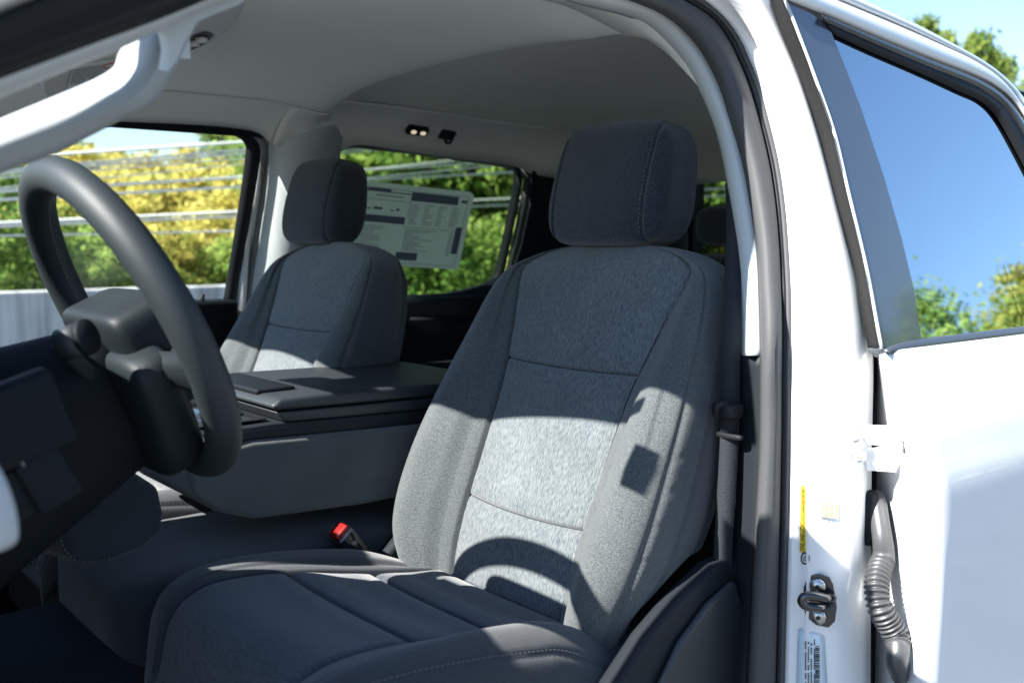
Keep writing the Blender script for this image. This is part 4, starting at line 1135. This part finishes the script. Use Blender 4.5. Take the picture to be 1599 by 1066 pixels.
# instrument hood and dash
dash = col_block('dashboard', [(-.45, 1.05), (-.45, 1.36), (-.2, 1.40), (.10, 1.40), (.20, 1.385), (.235, 1.34), (.20, 1.22), (.02, 1.10)], .99, 2.34, M_dark, truck, .02)
hood_ax = []
bm = bmesh.new(); rows = []
for k in range(11):
    t = k/10; x = .02+.26*t
    rows.append([Vector((x*.5+.02*(1-abs(s)), 1.115+.255*s, 1.385+.180*(1-abs(s)**8)*(1-.15*(1-t)))) for s in [-1+i/12 for i in range(25)]])
rows = [[Vector((-.01, p.y, 1.38)) for p in rows[0]]]+rows
grid_bm(rows, bm); hood = from_bm('instrument_hood', bm, M_dark2, dash); solid(hood, .012, -1)
bm = bmesh.new(); superell(bm, (.20, 1.56, 1.45), (.02, .20, .115), .3, .3, 40, 12); from_bm('centre_screen', bm, M_gloss, dash)
bm = bmesh.new(); add_box(bm, (.205, 1.12, 1.40), (.006, .33, .12), Matrix.Rotation(R(-20), 3, 'Y')); scr = from_bm('instrument_panel', bm, M_piano, dash); bevel(scr, .003)
# switch pads left of the wheel
sw = boxobj('switch_panel', PY(20, 660, .97), (.09, .03, .075), M_dark, dash, .006, rot=Matrix.Rotation(R(-18), 3, 'Y'))
boxobj('switch_panel', PY(72, 745, .97), (.042, .03, .055), M_dark, dash, .005, rot=Matrix.Rotation(R(-25), 3, 'Y'))
boxobj('switch_panel', PY(22, 770, .98), (.035, .03, .05), M_dark, dash, .005, rot=Matrix.Rotation(R(-25), 3, 'Y'))
col_block('lower_dash', [(-.5, .80), (-.5, 1.2), (-.02, 1.16), (.02, 1.0), (-.1, .85)], .90, 1.35, M_dark, dash, .02)
# the open front door: only its trim edge reaches into the picture, the rest lies to the left
fdo = bmesh.new(); rows = []
base_e = [PY(x, y, .60) for x, y in ((-26, 700), (2, 735), (22, 785), (29, 830), (22, 850), (-10, 864), (-60, 880))]
be = resample(base_e, 30)
rows = [[p+Vector((.0, .03, 0)) for p in be], be, [p+Vector((-.03, -.02, 0)) for p in be], [p+Vector((-.10, -.02, 0)) for p in be]]
grid_bm(rows, fdo); od = from_bm('open_front_door', fdo, M_trim, truck); solid(od, .01, -1)
# windscreen pillars on the far side & mirror block the sun as they do in the truck
mir = boxobj('rear_view_mirror', (.27, 1.565, 1.785), (.03, .24, .06), M_black, truck, .012, seg=4)
bm = bmesh.new(); add_tube(bm, [(.27, 1.565, 1.80), (.255, 1.565, 1.83), (.25, 1.565, 1.865)], .012, 12, 10); from_bm('mirror_stem', bm, M_black, mir)
bm = bmesh.new(); superell(bm, (.26, 1.58, 1.862), (.05, .07, .02), .5, .5, 30, 14); from_bm('sensor_housing', bm, M_black, mir)
for pts_ in ([(.22, .84, 1.88), (-.2, .80, 1.72), (-.75, .74, 1.40)], [(.22, 2.34, 1.88), (-.2, 2.38, 1.72), (-.75, 2.45, 1.40)]):
    bm = bmesh.new(); add_tube(bm, pts_, .037, 12, 12); from_bm('windscreen_pillar', bm, M_dark, truck)

# ------------------------------------------------------------------ outside
def foliage_mat(name, cols, hue=.0):
    m = bpy.data.materials.new(name); m.use_nodes = True; t = m.node_tree; t.nodes.clear(); N = t.nodes.new; L = t.links.new
    out = N('ShaderNodeOutputMaterial'); geo = N('ShaderNodeNewGeometry'); oi = N('ShaderNodeObjectInfo')
    nz = N('ShaderNodeTexNoise'); nz.inputs['Scale'].default_value = .55; nz.inputs['Detail'].default_value = 4
    L(geo.outputs['Position'], nz.inputs['Vector'])
    a = N('ShaderNodeMath'); a.operation = 'MULTIPLY_ADD'; a.inputs[1].default_value = .55
    L(geo.outputs['Random Per Island'], a.inputs[0])
    b2 = N('ShaderNodeMath'); b2.operation = 'MULTIPLY_ADD'; b2.inputs[1].default_value = 1.3; b2.inputs[2].default_value = -.42
    L(nz.outputs['Fac'], b2.inputs[0]); L(b2.outputs[0], a.inputs[2])
    cr = N('ShaderNodeValToRGB'); cr.color_ramp.elements.remove(cr.color_ramp.elements[0])
    for i, c in enumerate(cols):
        e = cr.color_ramp.elements[0] if i == 0 else cr.color_ramp.elements.new(i/(len(cols)-1))
        e.position = i/(len(cols)-1); e.color = (*c, 1)
    L(a.outputs[0], cr.inputs[0])
    d = N('ShaderNodeBsdfDiffuse'); tr = N('ShaderNodeBsdfTranslucent'); mx = N('ShaderNodeMixShader'); mx.inputs[0].default_value = .4
    L(cr.outputs[0], d.inputs[0]); L(cr.outputs[0], tr.inputs[0]); L(d.outputs[0], mx.inputs[1]); L(tr.outputs[0], mx.inputs[2]); L(mx.outputs[0], out.inputs[0])
    return m
F_green = foliage_mat('leaf_green', [(.05, .11, .025), (.18, .30, .07), (.33, .44, .11), (.50, .55, .17)])
F_yellow = foliage_mat('leaf_yellow', [(.18, .24, .06), (.52, .47, .12), (.72, .62, .20), (.34, .42, .12)])
F_mixed = foliage_mat('leaf_mixed', [(.09, .15, .035), (.28, .35, .08), (.52, .48, .12), (.42, .27, .10)])
F_pine = foliage_mat('leaf_pine', [(.045, .09, .025), (.12, .20, .05), (.26, .32, .08), (.38, .42, .11)])
M_bark = mat('bark', (.11, .085, .065), .9, .1, bump=1, bscale=20, var=.4, vscale=6)
def crown_bm(rnd, h, rx, n_cl, n_lf, leaf, base=.25, pine=False):
    bm = bmesh.new()
    for k in range(n_cl):
        while True:
            p = Vector((rnd.uniform(-1, 1), rnd.uniform(-1, 1), rnd.uniform(-1, 1)))
            if .35 < p.length < 1: break
        zz = base*h+(p.z*.5+.5)*(1-base)*h
        tt = (zz/h-base)/(1-base)
        wdt = rx*((1-tt)**.7*1.05+.12 if pine else math.sin(min(1, tt*.85+.18)*PI)**.6)
        c = Vector((p.x*wdt, p.y*wdt, zz)); cs = rx*rnd.uniform(.16, .34)*(1 if not pine else .8)
        for j in range(n_lf):
            d = Vector((rnd.gauss(0, .5), rnd.gauss(0, .5), rnd.gauss(0, .36)))*cs
            q = c+d; s = leaf*rnd.uniform(.6, 1.3)
            a = Vector((rnd.gauss(0, 1), rnd.gauss(0, 1), rnd.gauss(0, 1))).normalized(); b = a.orthogonal().normalized()
            b = (Matrix.Rotation(rnd.uniform(0, 6.28), 3, a) @ b)*s; a2 = a.cross(b.normalized())*s*.6
            vs = [bm.verts.new(q-b), bm.verts.new(q+a2), bm.verts.new(q+b), bm.verts.new(q-a2)]
            bm.faces.new(vs)
    return bm
def trunk_bm(rnd, h, r, limbs=7, base=.25):
    bm = bmesh.new()
    top = Vector((rnd.uniform(-.3, .3), rnd.uniform(-.3, .3), h*.9))
    add_tube(bm, [(0, 0, -.5), top*.5+Vector((rnd.uniform(-.1, .1), 0, 0)), top], lambda t: r*(1-t*.85), 8, 10)
    for k in range(limbs):
        t = base+(.9-base)*k/limbs; a = rnd.uniform(0, 6.28); L = h*.22*(1.1-t)+.3
        s = top*t; e = s+Vector((math.cos(a)*L, math.sin(a)*L, L*.6))
        add_tube(bm, [s, s.lerp(e, .5)+Vector((0, 0, .06)), e], lambda u: r*.35*(1-u*.7), 6, 6)
    return bm
protos = {}
rp = random.Random(21)
def proto(key, fm, h, rx, ncl, nlf, leaf, base, pine=False, tr=.16):
    o = from_bm('crown', crown_bm(rp, h, rx, ncl, nlf, leaf, base, pine), fm, None, smooth=False, recalc=False)
    tk = from_bm('trunk', trunk_bm(rp, h, tr, 7, base), M_bark, None)
    protos[key] = (o.data, tk.data, h); bpy.data.objects.remove(o); bpy.data.objects.remove(tk)
proto('yellow', F_yellow, 4.0, 1.9, 70, 60, .11, .05)
proto('yellow_b', F_yellow, 3.4, 2.2, 70, 60, .12, .02)
proto('mixed', F_mixed, 6.0, 2.4, 90, 60, .13, .12)
proto('green', F_green, 7.0, 2.7, 100, 60, .14, .12)
proto('green_b', F_green, 4.2, 1.8, 70, 70, .10, .05)
proto('pine', F_pine, 13.0, 2.6, 100, 60, .15, .42, True, .2)
proto('tall', F_green, 11.0, 3.6, 170, 80, .12, .12, tr=.22)
proto('tall_mixed', F_mixed, 10.0, 3.4, 170, 80, .12, .12, tr=.22)
def ground_z(x, y):
    z = 0
    if y > 13: z = -.2+.09*(y-13)
    return min(z, 12)
def add_tree(key, x, y, s, label, cat, group=None, name='tree', zs=1.0, z=None):
    cm, tm, h = protos[key]
    e = bpy.data.objects.new(name, None); scene.collection.objects.link(e)
    e.location = (x, y, ground_z(x, y)-.1 if z is None else z); e.rotation_euler = (0, 0, rp.uniform(0, 6.28)); e.scale = (s, s, s*zs)
    e['label'] = label; e['category'] = cat
    if group: e['group'] = group
    for nm, me in (('crown', cm), ('trunk', tm)):
        o = bpy.data.objects.new(nm, me); scene.collection.objects.link(o); o.parent = e
def along(px, dist):            # ground position seen in photo column px at a given distance
    d = ray(px, 376); d.z = 0; d.normalize(); return d.x*dist, d.y*dist
G1 = 'trees on the hillside beyond the concrete wall'
# near shrubs just behind the wall
for px_, dist, key, s in ((0, 17, 'green', .40), (-60, 18, 'green_b', .5), (45, 17.5, 'green_b', .42), (70, 18.5, 'green_b', .38), (110, 20, 'mixed', .34), (150, 19.0, 'green_b', .42), (180, 18, 'green_b', .33), (205, 19, 'green_b', .36), (235, 21, 'yellow_b', .42), (265, 18.8, 'mixed', .29), (290, 19.4, 'mixed', .27), (318, 20, 'yellow', .48), (345, 19, 'green_b', .36), (375, 20, 'yellow_b', .45), (-10, 22, 'yellow_b', .5), (100, 23, 'yellow', .5), (215, 23, 'yellow', .48), (300, 24, 'yellow_b', .5)):
    x, y = along(px_, dist)
    lab_ = {'green': 'tall dark green tree behind the wall at far left', 'green_b': 'green leafy shrub just behind the concrete wall', 'mixed': 'green and russet shrub just behind the concrete wall', 'yellow': 'upright yellow autumn shrub behind the concrete wall', 'yellow_b': 'low yellow autumn shrub behind the concrete wall'}[key]
    add_tree(key, x, y, s, lab_, 'tree' if key == 'green' else 'shrub', None if key == 'green' else lab_.replace('shrub', 'shrubs'), 'tree' if key == 'green' else 'shrub')
rq = random.Random(5)
for ring_, (dist, keys, smin, smax, n) in enumerate(((26, ('yellow', 'yellow_b', 'yellow', 'yellow_b'), .50, .68, 15), (31, ('yellow', 'yellow_b', 'yellow', 'yellow_b'), .58, .75, 15), (38, ('yellow', 'yellow', 'yellow_b', 'mixed'), .62, .82, 14), (48, ('green', 'mixed', 'green', 'yellow'), .50, .62, 14))):
    for k in range(n):
        px_ = -120+k*(600/n)+rq.uniform(-18, 18)
        if ring_ == 3 and 200 < px_ < 330: s_ = .72
        else: s_ = 1
        key = rq.choice(keys); x, y = along(px_, dist+rq.uniform(-2.5, 2.5))
        lab_ = {'green': 'rounded green tree on the hillside', 'mixed': 'green and rust coloured tree on the hillside', 'yellow': 'yellow autumn tree on the hillside', 'yellow_b': 'spreading golden bush on the hillside'}[key]
        add_tree(key, x, y, rq.uniform(smin, smax)*s_, lab_+' seen through the far front window', 'tree', lab_+'s through the front window')
# woods seen through the rear side window, and over the roof
for k in range(26):
    px_ = 500+k*14+rq.uniform(-12, 12); dist = (22, 27, 33, 40)[k % 4]+rq.uniform(-2, 2)
    key = ('green', 'mixed', 'green', 'green')[k % 4] if k % 7 else 'pine'
    x, y = along(px_, dist)
    lab_ = {'green': 'dense green tree in the wood behind the price sheet window', 'mixed': 'green and rust tree in the wood behind the price sheet window', 'pine': 'tall pine in the wood behind the price sheet window'}[key]
    add_tree(key, x, y, {'green': 1.05, 'mixed': 1.1, 'pine': .9}[key]*rq.uniform(.9, 1.2), lab_, 'tree', lab_+', one of several')
for k in range(12):
    x, y = along(505+k*27+rq.uniform(-8, 8), 15.5+1.8*(k % 3))
    add_tree('green_b', x, y, rq.uniform(.42, .6), 'bright green shrub low in the price sheet window', 'shrub', 'bright green shrubs low in the price sheet window', 'shrub')
for px_, dist, s in ((352, 44, .50), (385, 48, .56)):
    x, y = along(px_, dist); add_tree('pine', x, y, s, 'tall pine at the right edge of the far front window', 'tree', 'pines at the right edge of the front window')
for k in range(14):
    px_ = 860+k*40; x, y = along(px_, 34+rq.uniform(-3, 3))
    add_tree(('green', 'mixed')[k % 2], x, y, rq.uniform(.9, 1.1), ('dense green tree seen through the back glass of the cab', 'green and rust tree seen through the back glass of the cab')[k % 2], 'tree', ('green trees behind the back glass', 'rust trees behind the back glass')[k % 2])
for px_, ytop, dist, l in ((1432, 22, 62, 'pine top just above the white roof, nearest the sky'), (1462, 45, 66, 'small pine top right behind the roof edge'), (1512, 42, 55, 'broad yellow green pine crown above the roof'), (1545, 75, 58, 'dark pine crown beside the broad yellow green one'), (1606, 108, 52, 'pine crown at the right edge above the roof')):
    x, y = along(px_, dist); dd = Vector((x, y, 0)).length
    r_ = ray(px_, ytop); sc = dd/Vector((r_.x, r_.y)).length; ztop = 1.55+r_.z*sc
    s = (ztop-ground_z(x, y))/13.0
    add_tree('pine', x, y, s, l, 'tree', None, 'pine_tree')
# trees on the camera's side of the truck (seen mirrored in the rear door glass)
for k in range(22):
    ang = R(-6-k*2.6); dist = rq.uniform(32, 46)
    dist *= 1.25
    x = math.cos(ang)*dist+1; y = math.sin(ang)*dist
    add_tree(('pine', 'tall', 'tall_mixed')[k % 3], x, y, {'pine': 1.0, 'tall': 1.14, 'tall_mixed': 1.24}[('pine', 'tall', 'tall_mixed')[k % 3]]*rq.uniform(.80, 1.08), ('pine', 'round green tree', 'rust and green tree')[k % 3]+' mirrored in the rear door glass', 'tree', ('pines', 'green trees', 'rust and green trees')[k % 3]+' mirrored in the rear door glass', z=-.3)
# ground and hill
bm = bmesh.new(); rows = []
ysg = [13+ (240-13)*(i/40)**1.6 for i in range(41)]
for yy in ysg: rows.append([Vector((-300+15*i, yy, ground_z(0, yy)+.25*math.sin(i*1.7)*math.sin(yy*.4))) for i in range(60)])
grid_bm(rows, bm)
hill = from_bm('hillside', bm, foliage_mat('hill_grass', [(.10, .12, .03), (.25, .22, .05), (.38, .30, .06), (.14, .18, .04)]), None); hill['kind'] = 'structure'
bm = bmesh.new(); bm.faces.new([bm.verts.new(p) for p in ((-400, -400, 0), (400, -400, 0), (400, 400, 0), (-400, 400, 0))])
g = from_bm('ground', bm, mat('asphalt', (.12, .125, .13), .9, .3, bump=.6, bscale=120, var=.25, vscale=2), None); g['kind'] = 'structure'
# concrete wall
zt_ = 1.55+ray(150, 452).z*12.3/ray(150, 452).y
bm = bmesh.new(); add_box(bm, (-16.7, 12.45, (zt_-.3)/2), (46, .30, zt_+.3))
def wall_mat():
    m = mat('concrete', (.5, .5, .5), .85, .2, bump=.5, bscale=30)
    t = m.node_tree; b = t.nodes['Principled BSDF']; tc = t.nodes.new('ShaderNodeTexCoord'); mp = t.nodes.new('ShaderNodeMapping'); mp.inputs['Scale'].default_value = (3.5, 1, .25)
    n = t.nodes.new('ShaderNodeTexNoise'); n.inputs['Scale'].default_value = 1.5; n.inputs['Detail'].default_value = 7
    cr = t.nodes.new('ShaderNodeValToRGB'); cr.color_ramp.elements[0].position = .35; cr.color_ramp.elements[1].position = .62
    cr.color_ramp.elements[0].color = (.28, .28, .27, 1); cr.color_ramp.elements[1].color = (.56, .56, .55, 1)
    t.links.new(tc.outputs['Object'], mp.inputs[0]); t.links.new(mp.outputs[0], n.inputs[0]); t.links.new(n.outputs['Fac'], cr.inputs[0]); t.links.new(cr.outputs[0], b.inputs['Base Color'])
    return m
wl_ = from_bm('concrete_wall', bm, wall_mat(), None, smooth=False)
wl_['label'] = 'long low concrete wall streaked with stains below the hillside'; wl_['category'] = 'wall'; bevel(wl_, .02)
# power lines
M_wire = mat('bare_wire', (.62, .62, .6), .35, .6)
wires = [((60, 243), (380, 222), .022, 'topmost power line across the far front window'), ((95, 258), (380, 234), .018, 'second power line from the top in the far front window'), ((110, 262), (380, 240), .018, 'third power line from the top in the far front window'), ((120, 268), (378, 248), .012, 'fourth, thinner power line in the far front window'),
         ((140, 280), (378, 256), .010, 'fifth, faint power line in the far front window'), ((120, 292), (375, 277), .022, 'bright power line midway down the far front window'), ((165, 303), (372, 292), .020, 'power line just under the bright midway one'),
         ((10, 348), (366, 331), .022, 'power line of the lower pair, upper one'), ((10, 353), (366, 338), .020, 'power line of the lower pair, lower one'), ((15, 368), (360, 361), .012, 'lowest faint power line in the far front window'),
         ((545, 268), (705, 251), .014, 'short power line at the top of the price sheet window'), ((545, 281), (770, 259), .016, 'second power line in the price sheet window')]
for (a, b, r_, l) in wires:
    Yw = 14.2
    A_ = PY(a[0], a[1], Yw); B_ = PY(b[0], b[1], Yw); d = (B_-A_)
    P0 = A_-d*(30/abs(d.x)); P1 = B_+d*(60/abs(d.x))
    if 'price' in l: P0 = A_-d*.5; P1 = B_+d*3
    bm = bmesh.new(); add_tube(bm, [P0, P1], r_, 6)
    o = from_bm('power_line', bm, M_wire, None); o['label'] = l; o['category'] = 'power line'; o['group'] = 'power lines strung in front of the hillside'
bpy.context.view_layer.update()
